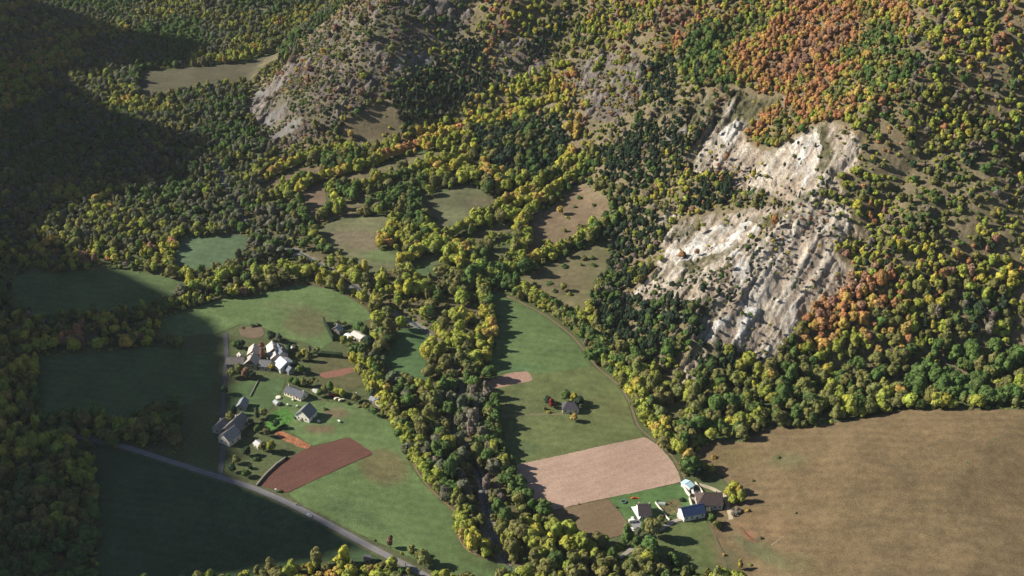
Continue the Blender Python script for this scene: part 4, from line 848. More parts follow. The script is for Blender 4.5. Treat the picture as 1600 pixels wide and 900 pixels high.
def house(name, label, r0, r1, W, wh, rh, roofc, wallc, group='houses of the valley', hip=(0, 0), chim=1, wins=(2, 2, 1, 1), roofmat=None, gablewood=False, ov=.55, door='front', cat='house'):
    hr = wh + rh
    x0, y0, z0 = at_h(*r0, hr); x1, y1, z1 = at_h(*r1, hr)
    if x1 < x0: x0, y0, z0, x1, y1, z1 = x1, y1, z1, x0, y0, z0; hip = (hip[1], hip[0])
    L = math.hypot(x1 - x0, y1 - y0) + (hip[0] + hip[1]) * W / 2 * .8; rz = math.atan2(y1 - y0, x1 - x0)
    cx, cy = (x0 + x1) / 2, (y0 + y1) / 2
    sh = (hip[1] - hip[0]) * W / 4 * .8; cx += math.cos(rz) * sh; cy += math.sin(rz) * sh
    L = max(L, 4.0)
    cs = [(cx + math.cos(rz) * a * L / 2 - math.sin(rz) * b * W / 2, cy + math.sin(rz) * a * L / 2 + math.cos(rz) * b * W / 2) for a in (-1, 1) for b in (-1, 1)]
    zb = min(float(H(*c)) for c in cs) + .05
    g = empty(name, (cx, cy, zb), rz); tag(g, label, cat, group)
    wm = MAT('wall_render', wallc, rough=.95, gain=(.6, .88, 1.1)); rm = roofmat or MAT('roof_slate', roofc, rough=.75, gain=(1.0, .75, 1.2))
    l, w2 = L / 2, W / 2
    h0 = hr if not hip[0] else wh; h1 = hr if not hip[1] else wh
    e = -1.2
    V = [(-l, -w2, e), (l, -w2, e), (l, w2, e), (-l, w2, e), (-l, -w2, wh), (l, -w2, wh), (l, w2, wh), (-l, w2, wh), (-l, 0, h0 - .12), (l, 0, h1 - .12)]
    F = [(0, 1, 5, 4), (2, 3, 7, 6), (1, 2, 6, 9, 5), (3, 0, 4, 8, 7)]
    poly_obj('wall', V, F, wm, g)
    s = rh / w2; o = ov; ez = wh - s * o
    xa = -l - o if not hip[0] else -l + w2 * .8; xb = l + o if not hip[1] else l - w2 * .8
    ea, eb = -l - o, l + o
    RV = []; RF = []
    def add(q):
        V_, F_ = slab('', q, .18, None, None); b = len(RV); RV.extend(V_); RF.extend([tuple(i + b for i in f) for f in F_])
    t = .1
    add([(ea, -w2 - o, ez + t), (eb, -w2 - o, ez + t), (xb, 0, hr + t), (xa, 0, hr + t)])
    add([(eb, w2 + o, ez + t), (ea, w2 + o, ez + t), (xa, 0, hr + t), (xb, 0, hr + t)])
    if hip[0]: add([(ea, w2 + o, ez + t), (ea, -w2 - o, ez + t), (xa, 0, hr + t)])
    if hip[1]: add([(eb, -w2 - o, ez + t), (eb, w2 + o, ez + t), (xb, 0, hr + t)])
    roof = poly_obj('roof', RV, RF, rm, g)
    boxes('ridge_cap', [((xa + xb) / 2, 0, hr + t + .04, xb - xa, .35, .16)], rm, roof)
    for k in range(chim):
        px_ = (xa + 1.2) + (xb - xa - 2.4) * (k if chim > 1 else .7)
        boxes('chimney', [(px_, .0 if k % 2 else .9, hr + .35, .75, .6, 1.9), (px_, .0 if k % 2 else .9, hr + 1.36, .95, .8, .14)], MAT('chimney_render', (.55, .5, .44)), roof, .02)
    def opening(nm, x, y, z, sx, sz, side, mat):
        d = .1
        if side in 'fb':
            sy = -1 if side == 'f' else 1; b = boxes(nm, [(x, sy * (w2 + d / 2 - .03), z, sx, d, sz)], mat, g)
            boxes('sill', [(x, sy * (w2 + .1), z - sz / 2 - .06, sx + .3, .24, .1)], STONE, b)
        else:
            sx_ = -1 if side == 'l' else 1; b = boxes(nm, [(sx_ * (l + d / 2 - .03), y, z, d, sx, sz)], mat, g)
            boxes('sill', [(sx_ * (l + .1), y, z - sz / 2 - .06, .24, sx + .3, .1)], STONE, b)
    for side, nwin in zip('fblr', wins):
        for k in range(nwin):
            f = (k + .5) / nwin - .5
            if side in 'fb':
                if door == 'front' and side == 'f' and k == nwin // 2: opening('door', f * L, 0, 1.05, 1.1, 2.1, 'f', DOORM)
                else: opening('window', f * L, 0, wh * .58, 1.1, 1.2, side, GLASS)
            else: opening('window', 0, f * W * .8, wh * .55, 1.0, 1.2, side, GLASS)
    if gablewood:
        for sgn in (-1, 1):
            if (hip[0] if sgn < 0 else hip[1]): continue
            xg = sgn * (l + .04); k = .86
            poly_obj('gable_boarding', [(xg, -w2 * k, wh + .1), (xg, w2 * k, wh + .1), (xg, 0, hr - .45)], [(0, 1, 2) if sgn > 0 else (2, 1, 0)], WOOD, g)
    return g, L, W, rz, zb
GV = 'village houses at the left edge'; GF = 'buildings of the riverside farm'
PALE = (.46, .43, .40); GREY = (.20, .20, .21); DGREY = (.10, .10, .115); BLUEG = (.17, .19, .23); BROWN = (.13, .10, .095); CREAM = (.62, .54, .42); WHITE_ = (.78, .76, .72)
house('village_house', 'narrow village house under a steep pale stone roof, topmost of the left pair', (397,537), (394,548), 8.5, 4.8, 3.6, PALE, (.40,.37,.33), GV, wins=(2,2,1,1))
house('village_house', 'dark-fronted village house joined below the narrow pale-roofed one', (396,551), (390,562), 10, 5.2, 4.2, (.40,.37,.34), (.36,.33,.29), GV, wins=(2,3,2,1), gablewood=True)
house('village_house', 'long low village house with a grey-brown roof left of the others', (354,558), (381,558), 9, 4.6, 3.4, (.17,.155,.15), (.40,.37,.34), GV, wins=(5,4,1,1))
house('village_house', 'tall village house with a white stone roof facing left', (425,533), (427,544), 9.5, 5.6, 3.8, (.56,.53,.50), (.42,.38,.34), GV, wins=(3,3,2,1), gablewood=True)
house('village_house', 'lower white-roofed village house built against the tall one', (429,546), (431,554), 8, 4.2, 3.0, (.52,.50,.50), (.42,.38,.34), GV, chim=0, wins=(1,2,1,1))
house('village_house', 'blue-grey roofed village house behind the white-roofed pair', (434,537), (441,549), 8.5, 5.0, 3.2, BLUEG, (.35,.34,.33), GV, wins=(2,2,1,1))
house('village_house', 'grey roofed village house between the brown tree and the yellowish tree', (406,562), (423,563), 8, 4.4, 3.2, GREY, (.5,.46,.42), GV, wins=(4,3,1,1))
house('village_house', 'broad village house with the big white-blue sheet roof nearest the paddock', (438,557), (448,565), 13, 4.8, 3.8, (.58,.60,.64), (.66,.64,.60), GV, wins=(3,2,2,2), roofmat=tin('sheet_roof', (.58,.61,.66)))
house('shed', 'small white shed standing alone right of the village roofs', (452,541), (456,543), 3.6, 2.3, .7, WHITE_, (.6,.6,.6), 'small sheds', chim=0, wins=(1,0,0,0), cat='shed', roofmat=tin('white_sheet', (.75,.76,.78)))
house('shed', 'small pale-roofed shed behind the long grey-brown roof', (374,551), (376,554), 4, 2.6, 1.4, PALE, (.4,.38,.35), 'small sheds', chim=0, wins=(1,0,0,0), cat='shed')
house('village_house', 'little blue-grey house in the shade right of the white-blue roof', (449,570), (455,574), 6, 3.6, 2.4, BLUEG, (.4,.4,.42), GV, chim=0, wins=(2,1,1,1))
house('farm_barn', 'long steep-roofed barn in deep shade with a thin sunlit roof edge', (352,668), (378,644), 11, 5.0, 4.6, (.22,.21,.21), (.42,.37,.31), GV, chim=1, wins=(3,2,1,1), gablewood=True, cat='barn')
house('farm_barn', 'pale-gabled barn in shade, lowest building at the left edge', (348,678), (366,665), 11, 5.2, 4.6, (.30,.29,.29), (.66,.61,.52), GV, chim=0, wins=(2,2,2,1), cat='barn')
house('village_house', 'narrow grey-blue roofed house above the dark barns', (381,620), (375,631), 6.5, 4.0, 2.8, (.24,.26,.30), (.42,.40,.38), GV, chim=0, wins=(2,1,1,1))
house('village_house', 'dark roofed house cut by the left edge of the photo beside the street', (338,664), (350,653), 9, 4.6, 3.6, (.22,.21,.22), (.45,.42,.38), GV, wins=(2,2,1,1))
house('shed', 'pale low shed between the barns and the ploughed field', (400,688), (407,693), 5, 2.6, 1.2, (.55,.53,.52), (.5,.46,.42), 'small sheds', chim=0, wins=(1,1,0,0), cat='shed', roofmat=tin('pale_sheet', (.5,.5,.52)))
house('house', 'long bungalow with dark blue-grey roof and cream windowed front', (449,603), (475,613), 9, 3.4, 2.6, (.115,.125,.15), (.88,.78,.62), 'houses of the valley', chim=2, wins=(6,4,1,1))
house('barn', 'steep-roofed barn with a white gable front and dark right slope', (471,641), (483,629), 12, 4.4, 5.6, (.34,.37,.38), (.88,.84,.76), 'houses of the valley', chim=0, wins=(1,1,3,1), cat='barn', roofmat=tin('barn_sheet', (.20,.22,.23)))
house('house', 'grey-blue roofed house with white chimneys among the stream trees', (591,623), (604,616), 9, 4.2, 3.2, (.20,.22,.26), (.45,.44,.43), 'houses of the valley', chim=2, wins=(2,2,1,1))
house('shed', 'small grey annex left of the chimneyed house among trees', (580,619), (586,621), 5, 2.6, 1.5, (.27,.29,.32), (.4,.4,.4), 'small sheds', chim=0, wins=(1,0,0,0), cat='shed')
house('house', 'small grey-roofed house at the top of the white roofed farm group', (524,511), (530,507), 7.5, 3.8, 3.0, (.30,.30,.33), (.20,.17,.15), 'houses of the valley', chim=1, wins=(1,1,1,1))
house('shed', 'white flat-roofed lean-to beside the yellow tree', (541,521), (548,525), 4.5, 2.6, .6, WHITE_, (.7,.7,.7), 'small sheds', chim=0, wins=(1,0,0,0), cat='shed', roofmat=tin('white_sheet', (.75,.76,.78)))
house('long_shed', 'long pale-roofed shed right of the white lean-to', (553,517), (568,525), 7.5, 3.2, 1.2, (.6,.56,.52), (.5,.45,.4), 'small sheds', chim=0, wins=(2,0,1,0), cat='shed', roofmat=tin('pale_sheet', (.62,.58,.55)))
house('hut', 'lone stone house with dark roof in the middle of the meadow', (886,628), (897,628), 8.5, 4.2, 3.8, (.085,.082,.095), (.72,.66,.56), 'houses of the valley', hip=(1,1), chim=0, wins=(3,2,1,1))
house('farmhouse', 'big brown-roofed farmhouse beside the yellow trees', (1101,770), (1128,769), 13, 5.0, 5.0, (.085,.064,.060), (.62,.58,.52), GF, hip=(1,0), chim=1, wins=(5,4,2,1))
house('farm_building', 'blue-roofed farm building with a white gable facing left', (1065,794), (1098,787), 10, 4.4, 3.6, (.055,.085,.19), (.82,.79,.74), GF, chim=0, wins=(4,3,2,1), roofmat=tin('blue_sheet', (.035,.060,.13)))
house('house', 'white-walled house with dark brown roof left of the garden', (997,789), (1016,788), 12.5, 4.2, 4.2, (.070,.058,.062), (.82,.80,.75), GF, chim=2, wins=(4,3,2,1))
house('farm_shed', 'small farm shed with a pale blue roof beside the ploughed field', (1071,756), (1078,752), 8, 3.6, 1.0, (.5,.65,.75), (.82,.80,.76), GF, chim=0, wins=(1,1,0,0), cat='shed', roofmat=tin('pale_blue_sheet', (.48,.66,.76)))
house('shed', 'small dark-roofed cabin by the road at the bottom edge', (626,893), (635,893), 6, 2.8, 1.8, (.07,.05,.055), (.3,.22,.15), 'small sheds', chim=0, wins=(1,0,1,0), cat='shed')
house('shed', 'tiny grey-roofed hut among the bottom woods', (572,868), (576,868), 4, 3.4, 1.4, (.2,.18,.2), (.3,.27,.24), 'small sheds', chim=0, wins=(1,0,0,0), cat='shed')
# added white roof sheet: paints the sunlit left roof slope of the white-walled house
def quad_roof(name, label, px, hs, mat, post=True, cat='lean-to', group=None):  # default cat goes to the sheet added for the sunlit roof slope
    pts = [at_h(u, v, h) for (u, v), h in zip(px, hs)]
    cx = sum(p[0] for p in pts) / 4; cy_ = sum(p[1] for p in pts) / 4; zb = min(p[2] for p in pts)
    g = empty(name, (cx, cy_, zb)); tag(g, label, cat, group)
    q = [(p[0] - cx, p[1] - cy_, p[2] - zb + h) for p, h in zip(pts, hs)]
    V, F = slab('', q, .15, None, None); poly_obj('roof', V, F, mat, g)
    for p in q: boxes('post', [(p[0] * .93, p[1] * .93, p[2] / 2 - .5, .22, .22, p[2] + .7)], WOOD, g)
    return g
quad_roof('lit_roof_slope', 'white sheet added for the sunlit left roof slope of the white-walled house', [(986,792), (997,791), (1001,808), (998,812)], [2.2, 4.0, 4.0, 2.2], tin('white_sheet', (.75,.76,.78)), group=GF)
quad_roof('carport', 'white open shelter behind the blue-roofed building yard', [(1080,764), (1083,763), (1084,771), (1081,771)], [2.3, 2.6, 2.6, 2.3], tin('white_sheet', (.75,.76,.78)), group=GF, cat='shelter')

# ------------------------------------------------------------------ walls, hedges, yards
def wall(name, label, pts_px, h, th, mat, group='stone walls', cat='wall'):
    x, y, z = at([p[0] for p in pts_px], [p[1] for p in pts_px])
    X = []; 
    for i in range(len(x) - 1):
        n = max(2, int(math.hypot(x[i + 1] - x[i], y[i + 1] - y[i]) / 2.5))
        for j in range(n): t = j / n; X.append((x[i] + (x[i + 1] - x[i]) * t, y[i] + (y[i + 1] - y[i]) * t))
    X.append((x[-1], y[-1])); X = np.array(X); tx = np.gradient(X[:, 0]); ty = np.gradient(X[:, 1]); L = np.hypot(tx, ty) + 1e-6
    nx, ny = -ty / L * th / 2, tx / L * th / 2; zz = H(X[:, 0], X[:, 1]); V = []; F = []
    o3 = np.array((X[0, 0], X[0, 1], zz[0]))
    for i in range(len(X)):
        hh = h * random.uniform(.92, 1.06)
        for s, zt in ((1, -.6), (1, hh), (-1, hh), (-1, -.6)): V.append((X[i, 0] + s * nx[i] - o3[0], X[i, 1] + s * ny[i] - o3[1], zz[i] + zt - o3[2]))
    for i in range(len(X) - 1):
        a, b = i * 4, i * 4 + 4
        F += [(a, b, b + 1, a + 1), (a + 1, b + 1, b + 2, a + 2), (a + 2, b + 2, b + 3, a + 3)]
    F += [(0, 1, 2, 3), tuple(len(V) - 4 + k for k in (3, 2, 1, 0))]
    me = bpy.data.meshes.new(name); me.from_pydata(V, [], F); me.update(); me.materials.append(mat)
    return tag(link(name, me, None, tuple(o3)), label, cat, group)
LIME = MAT('limewashed_wall', (.66, .62, .54)); 
wall('stone_wall', 'dark retaining stone wall between the walled plot and ploughed field', [(401,760), (415,743), (432,727), (446,717)], 1.8, .9, STONE)
wall('garden_wall', 'white garden wall on the left of the vegetable garden', [(1024,786), (1030,794), (1036,801)], 1.3, .6, LIME, 'garden walls of the farm')
wall('garden_wall', 'short white wall at the lower corner of the vegetable garden', [(1038,804), (1042,810), (1046,813)], 1.3, .6, LIME, 'garden walls of the farm')
wall('yard_wall', 'long white yard wall below the pale blue shed', [(1069,764), (1073,771), (1078,777)], 2.6, .7, LIME, 'garden walls of the farm')
wall('yard_wall', 'white wall between the vegetable garden and the farm yard', [(1077,780), (1079,786), (1081,793)], 1.8, .8, LIME, 'garden walls of the farm')
wall('yard_wall', 'pale wall behind the farm yard along the track', [(1086,755), (1093,763), (1098,771)], 1.4, .6, LIME, 'garden walls of the farm')
wall('paddock_wall', 'low dark boundary wall crossing the village paddock', [(404,594), (398,606), (391,620)], 1.0, .5, STONE)
wall('lane_wall', 'low rubble wall along the farm lane', [(994,846), (1002,840), (1012,834)], 1.0, .8, STONE)
HEDGE_M = simple('hedge_leaf', (.022, .040, .020), .9, (3, .6, 1.5))
def hedge(label, pts, h, th, sprays=260):
    o = wall('hedge', label, pts, h, th, HEDGE_M, 'clipped hedges', 'hedge')
    me = o.data; bm = bmesh.new(); bm.from_mesh(me)
    fs = [f for f in bm.faces]; 
    for _ in range(sprays):
        f = random.choice(fs); c = f.calc_center_median(); vs = [v.co for v in f.verts]; w_ = [random.random() for _ in vs]; s_ = sum(w_)
        p = sum((v * k for v, k in zip(vs, w_)), Vector()) / s_ + f.normal * random.uniform(0, .3)
        d = [p + Vector([random.uniform(-.35, .35) for _ in range(3)]) for _ in range(4)]
        bm.faces.new([bm.verts.new(q) for q in d])
    bm.to_mesh(me); bm.free()
    return o
hedge('tall dark clipped hedge running down the upper left meadow', [(506,503), (511,514), (517,526), (521,533)], 4.6, 1.3)
hedge('dark hedge left of the tall green clump below the white roofs', [(497,556), (515,557), (535,559)], 4.0, 3.5)
hedge('dark clipped hedge along the lower side of the bright kitchen garden', [(419,678), (432,673), (446,664)], 1.6, 1.2, 120)
def pad(name, pts, col, lift=.30): 
    o = sheet(name, pts, col, RM, lift, dry=False, step=2.5, seed=len(pts)); tag(o, kind='structure'); return o
pad('gravel_yard', [(484,608), (497,605), (501,613), (495,618), (488,614)], (.55,.54,.52))
pad('gravel_yard', [(984,806), (1000,812), (1004,822), (996,831), (986,822)], (.26,.26,.27))
pad('farm_yard', [(1081,766), (1094,765), (1098,778), (1086,786), (1079,778)], (.36,.31,.26))
pad('terrace', [(1056,802), (1066,798), (1068,812), (1060,814)], (.5,.47,.42))
# ------------------------------------------------------------------ vehicles and small things
TYRE = MAT('tyre_rubber', (.02, .02, .02)); CHROME = MAT('lamp_glass', (.6, .6, .58), rough=.2)
def prism(name, prof, width, mat, parent, y0=0.0):
    n = len(prof); V = [(x, y0 - width / 2, z) for x, z in prof] + [(x, y0 + width / 2, z) for x, z in prof]
    F = [tuple(range(n)), tuple(reversed(range(n, 2 * n)))] + [(i, i + n, (i + 1) % n + n, (i + 1) % n) for i in range(n)]
    bm = bmesh.new(); vv = [bm.verts.new(v) for v in V]
    for f in F: bm.faces.new([vv[i] for i in f])
    bmesh.ops.recalc_face_normals(bm, faces=bm.faces); bmesh.ops.bevel(bm, geom=list(bm.edges), offset=.05, segments=2, affect='EDGES')
    me = bpy.data.meshes.new(name); bm.to_mesh(me); bm.free(); me.materials.append(mat); return link(name, me, parent)
def wheel(parent, x, y, r=.33, wd=.22):
    bm = bmesh.new(); bmesh.ops.create_cone(bm, cap_ends=True, segments=14, radius1=r, radius2=r, depth=wd)
    bmesh.ops.rotate(bm, verts=bm.verts, matrix=Matrix.Rotation(math.pi / 2, 3, 'X')); bmesh.ops.translate(bm, verts=bm.verts, vec=(x, y, r))
    me = bpy.data.meshes.new('wheel'); bm.to_mesh(me); bm.free(); me.materials.append(TYRE); return link('wheel', me, parent)
def car(u, v, deg, col, label, van=False, group='parked vehicles', lift=.32, nm=None):
    x, y, z = P(u, v); g = empty(nm or ('parked_van' if van else 'parked_car'), (x, y, z + lift), math.radians(deg)); tag(g, label, 'van' if van else 'car', group)
    m = MAT('car_paint', col, rough=.3, gain=(.2, .97, 1.03))
    if van:
        prism('body', [(-2.5, .35), (2.5, .35), (2.55, 1.0), (1.9, 1.25), (1.4, 2.15), (-2.45, 2.2)], 1.9, m, g); prism('windscreen', [(1.93, 1.3), (1.99, 1.3), (1.50, 2.05), (1.44, 2.05)], 1.6, GLASS, g)
    else:
        prism('body', [(-2.1, .32), (2.1, .32), (2.15, .75), (1.1, .95), (-1.9, 1.0), (-2.1, .8)], 1.75, m, g)
        prism('roof', [(-1.75, .98), (.95, .98), (.35, 1.46), (-1.35, 1.46)], 1.5, m, g)
        prism('window_band', [(-1.62, 1.03), (.86, 1.03), (.42, 1.37), (-1.3, 1.37)], 1.56, GLASS, g)
    for wx in (-1.35, 1.35):
        for wy in (-.82, .82): wheel(g, wx, wy)
    for wy in (-.6, .6): boxes('headlight', [(2.14 if not van else 2.53, wy, .68, .06, .3, .16)], CHROME, g)
    return g
car(526,624,35,(.72,.66,.48),'cream car parked left in the pair on the meadow edge'); car(533,626,30,(.74,.70,.56),'cream car parked right in the pair on the meadow edge')
car(513,616,-25,(.75,.60,.50),'pale van parked above the cream cars', True)
car(988,816,10,(.78,.78,.76),'white van beside the white-walled house', True); car(988,812,80,(.6,.62,.64),'silver car between the white van and house'); car(989,829,-40,(.8,.8,.8),'white car alone on the lane below the van')
car(483,807,-33,(.50,.56,.62),'pale blue car driving on the shaded road', group='cars on the road'); car(672,605,-20,(.82,.82,.80),'white van alone in the narrow meadow', True, lift=.12)
def trailer(u, v, deg, col, label, cat='trailer'):
    x, y, z = P(u, v); g = empty('farm_trailer', (x, y, z + .15), math.radians(deg)); tag(g, label, cat, 'farm machines')
    boxes('bed', [(0, 0, .95, 4.6, 2.1, .25)], MAT('machine_paint', col), g, .03); boxes('side_board', [(0, -1.0, 1.35, 4.6, .08, .6), (0, 1.0, 1.35, 4.6, .08, .6), (-2.25, 0, 1.35, .08, 1.95, .6)], MAT('machine_paint', col), g)
    boxes('drawbar', [(3.1, 0, .7, 1.8, .15, .15)], TYRE, g)
    for wx in (-1.0, .2):
        for wy in (-.95, .95): wheel(g, wx, wy, .42, .26)
trailer(520,619,-20,(.45,.06,.04),'red flat trailer parked between van and cream cars'); trailer(474,657,10,(.42,.12,.04),'orange trailer standing before the white barn gable')
def tractor(u, v, deg, col, label):
    x, y, z = P(u, v); g = empty('tractor', (x, y, z + .15), math.radians(deg)); tag(g, label, 'tractor', 'farm machines'); m = MAT('machine_paint', col)
    prism('bonnet', [(0.2, .9), (2.0, .9), (1.95, 1.5), (.2, 1.65)], .85, m, g); boxes('chassis', [(.5, 0, .75, 2.9, .5, .35)], TYRE, g)
    prism('cab', [(-1.3, 1.0), (.2, 1.0), (.1, 2.35), (-1.1, 2.35)], 1.35, GLASS, g); boxes('cab_roof', [(-.5, 0, 2.45, 1.5, 1.5, .14)], m, g, .03)
    for wy in (-.85, .85): wheel(g, -.75, wy, .8, .42); wheel(g, 1.55, wy * .9, .48, .3)
tractor(463,654,30,(.05,.10,.22),'blue tractor standing before the white barn gable'); tractor(527,628,140,(.3,.05,.03),'red tractor just in front of the cream cars') if False else None
def bale(u, v, label, group):
    x, y, z = P(u, v); bm = bmesh.new(); bmesh.ops.create_cone(bm, cap_ends=True, segments=20, radius1=.85, radius2=.85, depth=1.5)
    bmesh.ops.rotate(bm, verts=bm.verts, matrix=Matrix.Rotation(math.pi / 2, 3, 'X')); bmesh.ops.bevel(bm, geom=[e for e in bm.edges if e.calc_face_angle(0) > 1], offset=.12, segments=2, affect='EDGES')
    for q in bm.verts: q.co += Vector([random.uniform(-.03, .03) for _ in range(3)])
    me = bpy.data.meshes.new('wrapped_bale'); bm.to_mesh(me); bm.free(); me.materials.append(MAT('bale_wrap', (.72, .70, .64), rough=.4)); return tag(link('wrapped_bale', me, None, (x, y, z + .95), random.uniform(0, 3)), label, 'bale', group)
for u, v, lb in [(497,659,'pale bale just right of the barn shadow'), (499,660,'second pale bale touching the one right of the barn shadow'), (529,659,'pale bale alone in the long curved meadow'), (531,660,'pale bale beside the lone one in long curved meadow'), (458,626,'cream bale behind the barn, right of the round pool'), (450,634,'pale bale left behind the barn'), (464,636,'pale bale touching the barn roof line'), (462,600,'cream bale behind the long bungalow')]:
    bale(u, v, lb, 'pale bales about the barn')
# round cream pool / cover and small grey shelter
def disc(name, label, u, v, r, hgt, col, cat):
    x, y, z = P(u, v); g = empty(name, (x, y, z + .1)); tag(g, label, cat)
    for nm, r1, r2, z0, z1, m in (('rim', r, r, 0, hgt, MAT('pool_wall', (.55, .55, .52))), ('cover', r * .97, r * .6, hgt, hgt + .25, MAT('pool_cover', col, rough=.5))):
        bm = bmesh.new(); bmesh.ops.create_cone(bm, cap_ends=True, segments=28, radius1=r1, radius2=r2, depth=z1 - z0); bmesh.ops.translate(bm, verts=bm.verts, vec=(0, 0, (z0 + z1) / 2))
        me = bpy.data.meshes.new(nm); bm.to_mesh(me); bm.free(); me.materials.append(m); link(nm, me, g)
disc('round_pool', 'round pool with a cream cover left of the long bungalow', 435, 622, 2.1, .9, (.85,.80,.62), 'pool')
disc('covered_tank', 'round tank under a white cover in front of the pale-roofed shed', 551, 531, 2.0, 1.4, (.85,.85,.82), 'tank')
house('shed', 'grey garden shed just below the round cream pool', (430,625), (434,628), 3.4, 2.1, .8, (.45,.47,.48), (.4,.4,.4), 'small sheds', chim=0, wins=(1,0,0,0), cat='shed', roofmat=tin('shed_sheet', (.42,.45,.46)))
def trampoline(u, v):
    x, y, z = P(u, v); g = empty('trampoline', (x, y, z + .15)); tag(g, 'round dark trampoline on the lawn left of the orange play strip', 'trampoline')
    bm = bmesh.new(); bmesh.ops.create_cone(bm, cap_ends=True, segments=24, radius1=1.5, radius2=1.5, depth=.05); bmesh.ops.translate(bm, verts=bm.verts, vec=(0, 0, .85)); me = bpy.data.meshes.new('mat'); bm.to_mesh(me); bm.free(); me.materials.append(TYRE); link('jumping_mat', me, g)
    V = []; F = []
    for k in range(24):
        a = k * math.pi / 12
        for r, zz in ((1.5, .8), (1.5, .92), (1.95, .92), (1.95, .8)): V.append((math.cos(a) * r, math.sin(a) * r, zz))
    for k in range(24):
        b, c = k * 4, (k + 1) % 24 * 4
        for j in range(4): F.append((b + j, b + (j + 1) % 4, c + (j + 1) % 4, c + j))
    poly_obj('rim', V, F, MAT('trampoline_rim', (.12, .25, .22)), g)
    for k in range(6): a = k * math.pi / 3; boxes('leg', [(math.cos(a) * 1.7, math.sin(a) * 1.7, .35, .08, .08, .9)], CHROME, g)
trampoline(974, 785)
def slide(u, v):
    x, y, z = P(u, v); g = empty('playhouse_slide', (x, y, z + .15), math.radians(5)); tag(g, 'long low orange play frame lying on the farm lawn', 'play frame')
    m = MAT('orange_plastic', (.75, .16, .03), rough=.4)
    prism('chute', [(-3.2, .2), (2.8, .2), (1.0, .5), (-1.2, 1.3), (-1.8, 1.3)], .9, m, g); boxes('ladder', [(-2.2, 0, .8, .12, .8, 1.6), (-2.9, 0, .45, 1.2, .7, .1)], m, g)
slide(993, 779)
def greenhouse(u, v):
    x, y, z = P(u, v); g = empty('greenhouse', (x, y, z + .15), math.radians(-8)); tag(g, 'small half-round plastic greenhouse in the vegetable garden', 'greenhouse')
    V = []; F = []; n = 10
    for i, xx in enumerate((-2.4, 2.4)):
        for k in range(n + 1): a = math.pi * k / n; V.append((xx, math.cos(a) * 1.3, math.sin(a) * 1.6))
    for k in range(n): F.append((k, k + 1, n + 2 + k, n + 1 + k))
    F += [tuple(range(n + 1)), tuple(reversed(range(n + 1, 2 * n + 2)))]
    poly_obj('cover', V, F, MAT('greenhouse_film', (.38, .46, .42), rough=.3), g)
    for xx in (-2.45, 0, 2.45): boxes('hoop', [(xx, 0, 1.62, .1, .1, .08), (xx, -1.33, .4, .1, .1, .9), (xx, 1.33, .4, .1, .1, .9)], CHROME, g)
greenhouse(1034, 788)
def post(u, v, h, label, col=(.75, .74, .7), nm='marker_post', w=.35):
    x, y, z = P(u, v); g = empty(nm, (x, y, z)); tag(g, label, 'post'); boxes('pole', [(0, 0, h / 2, w, w, h)], MAT('post_paint', col), g, .04); boxes('cap', [(0, 0, h + .1, w * 1.5, w * 1.5, .2)], MAT('post_paint', col), g, .04)
    return g
post(431, 769, 2.6, 'white wayside pillar at the corner of the dark ploughed field', nm='wayside_pillar', w=.8)
post(463, 790, 2.0, 'grey stone marker where the shaded road begins', (.4, .38, .36), w=.6)
post(634, 886, 2.4, 'white post beside the road near the bottom edge', w=.5)
post(489, 548, 7.0, 'tall thin pole standing in the upper left meadow', (.5, .48, .44), 'pole', .18)
post(557, 619, 3.0, 'white post left of the chimneyed house', w=.6)
post(531, 524, 5.0, 'thin teal pole beside the small grey-roofed house', (.12, .42, .40), 'pole', .28)
def boulders(pts, label, group):
    for i, (u, v, r) in enumerate(pts):
        x, y, z = P(u, v); iv, fc = ico(2); d = iv * (1 + .22 * (RNG.random((len(iv), 1)) - .5)) * np.array((r, r * .8, r * .6))
        me = mesh_np('boulder', d, [a for f in fc for a in f], [3] * len(fc), [STONE], False); tag(link('boulder', me, None, (x, y, z + r * .15), i), label[i], 'boulder', group)
boulders([(989,843,1.4), (996,846,1.0), (1152,805,1.6)], ['large pale boulder at the lower end of the farm lane', 'smaller boulder beside the large one on the farm lane', 'pale boulder by the leafless bush'], 'pale boulders')
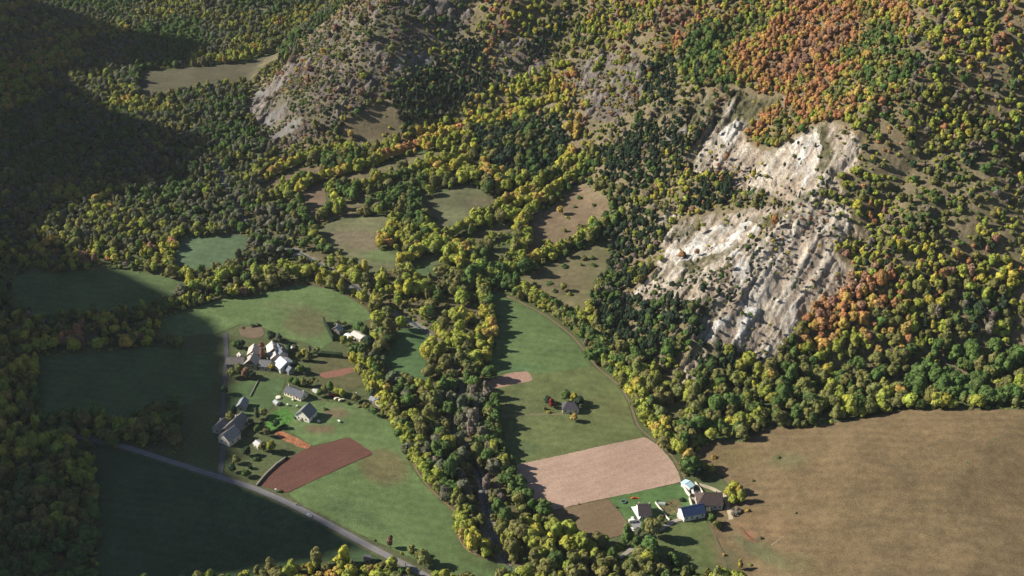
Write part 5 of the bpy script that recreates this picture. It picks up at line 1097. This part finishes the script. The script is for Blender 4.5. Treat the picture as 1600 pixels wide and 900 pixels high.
def logs(u, v, deg, L, label):
    x, y, z = P(u, v); g = empty('brushwood_fence', (x, y, z), math.radians(deg)); tag(g, label, 'fence', 'brushwood lines on the pasture'); m = MAT('red_brush', (.26, .12, .07), gain=(3, .6, 1.4))
    n = int(L / 2.5)
    for k in range(n + 1): boxes('post', [(-L / 2 + k * L / n, 0, .6, .16, .16, 1.6)], WOOD, g)
    boxes('rail', [(0, 0, .7, L, .1, .14), (0, 0, 1.15, L, .1, .14)], m, g)
logs(1163, 833, -62, 14, 'reddish fence line on the brown pasture, upper of two'); logs(1172, 842, -55, 16, 'reddish fence line on the brown pasture, lower of two')
# garden bushes and stakes
for i, (u, v, r, c) in enumerate([(400,645,1.3,'grey-green'),(408,660,1.4,'olive'),(425,660,1.0,'green'),(437,656,.9,'green'),(1040,790,.7,'green'),(1048,787,.6,'olive'),(1055,791,.8,'green'),(1046,797,.7,'olive'),(1036,797,.7,'green'),(1060,796,.9,'olive')]):
    x, y, z = P(u, v); put_tree('bush', x, y, z, r, c, ('garden bush in the sunken plot, ' if i < 4 else 'low plant clump in the vegetable garden, ') + ['leftmost', 'lower left', 'middle', 'rightmost', 'upper left', 'upper middle', 'upper right', 'lower middle', 'lower left', 'lower right'][i], 'garden bushes')

# ------------------------------------------------------------------ thin valley haze
def haze():
    m = bpy.data.materials.new('thin_haze'); m.use_nodes = True; t = m.node_tree; t.nodes.clear()
    o = t.nodes.new('ShaderNodeOutputMaterial'); v = t.nodes.new('ShaderNodeVolumePrincipled'); v.inputs['Color'].default_value = (.80, .88, 1.0, 1); v.inputs['Density'].default_value = .000020; v.inputs['Anisotropy'].default_value = .2
    t.links.new(v.outputs[0], o.inputs['Volume'])
    h = boxes('haze', [(0, 2600, 500, 9000, 6400, 1100)], m); h.location = (0, 0, 0)
    vs = h.data.vertices; lo = -60.0; hi = HMAX
    for q in vs: q.co.z = lo if q.co.z < 500 else hi
    tag(h, kind='stuff')
HMAX = max(CAMZ + 40, float(HG.max()) + 60)
haze()
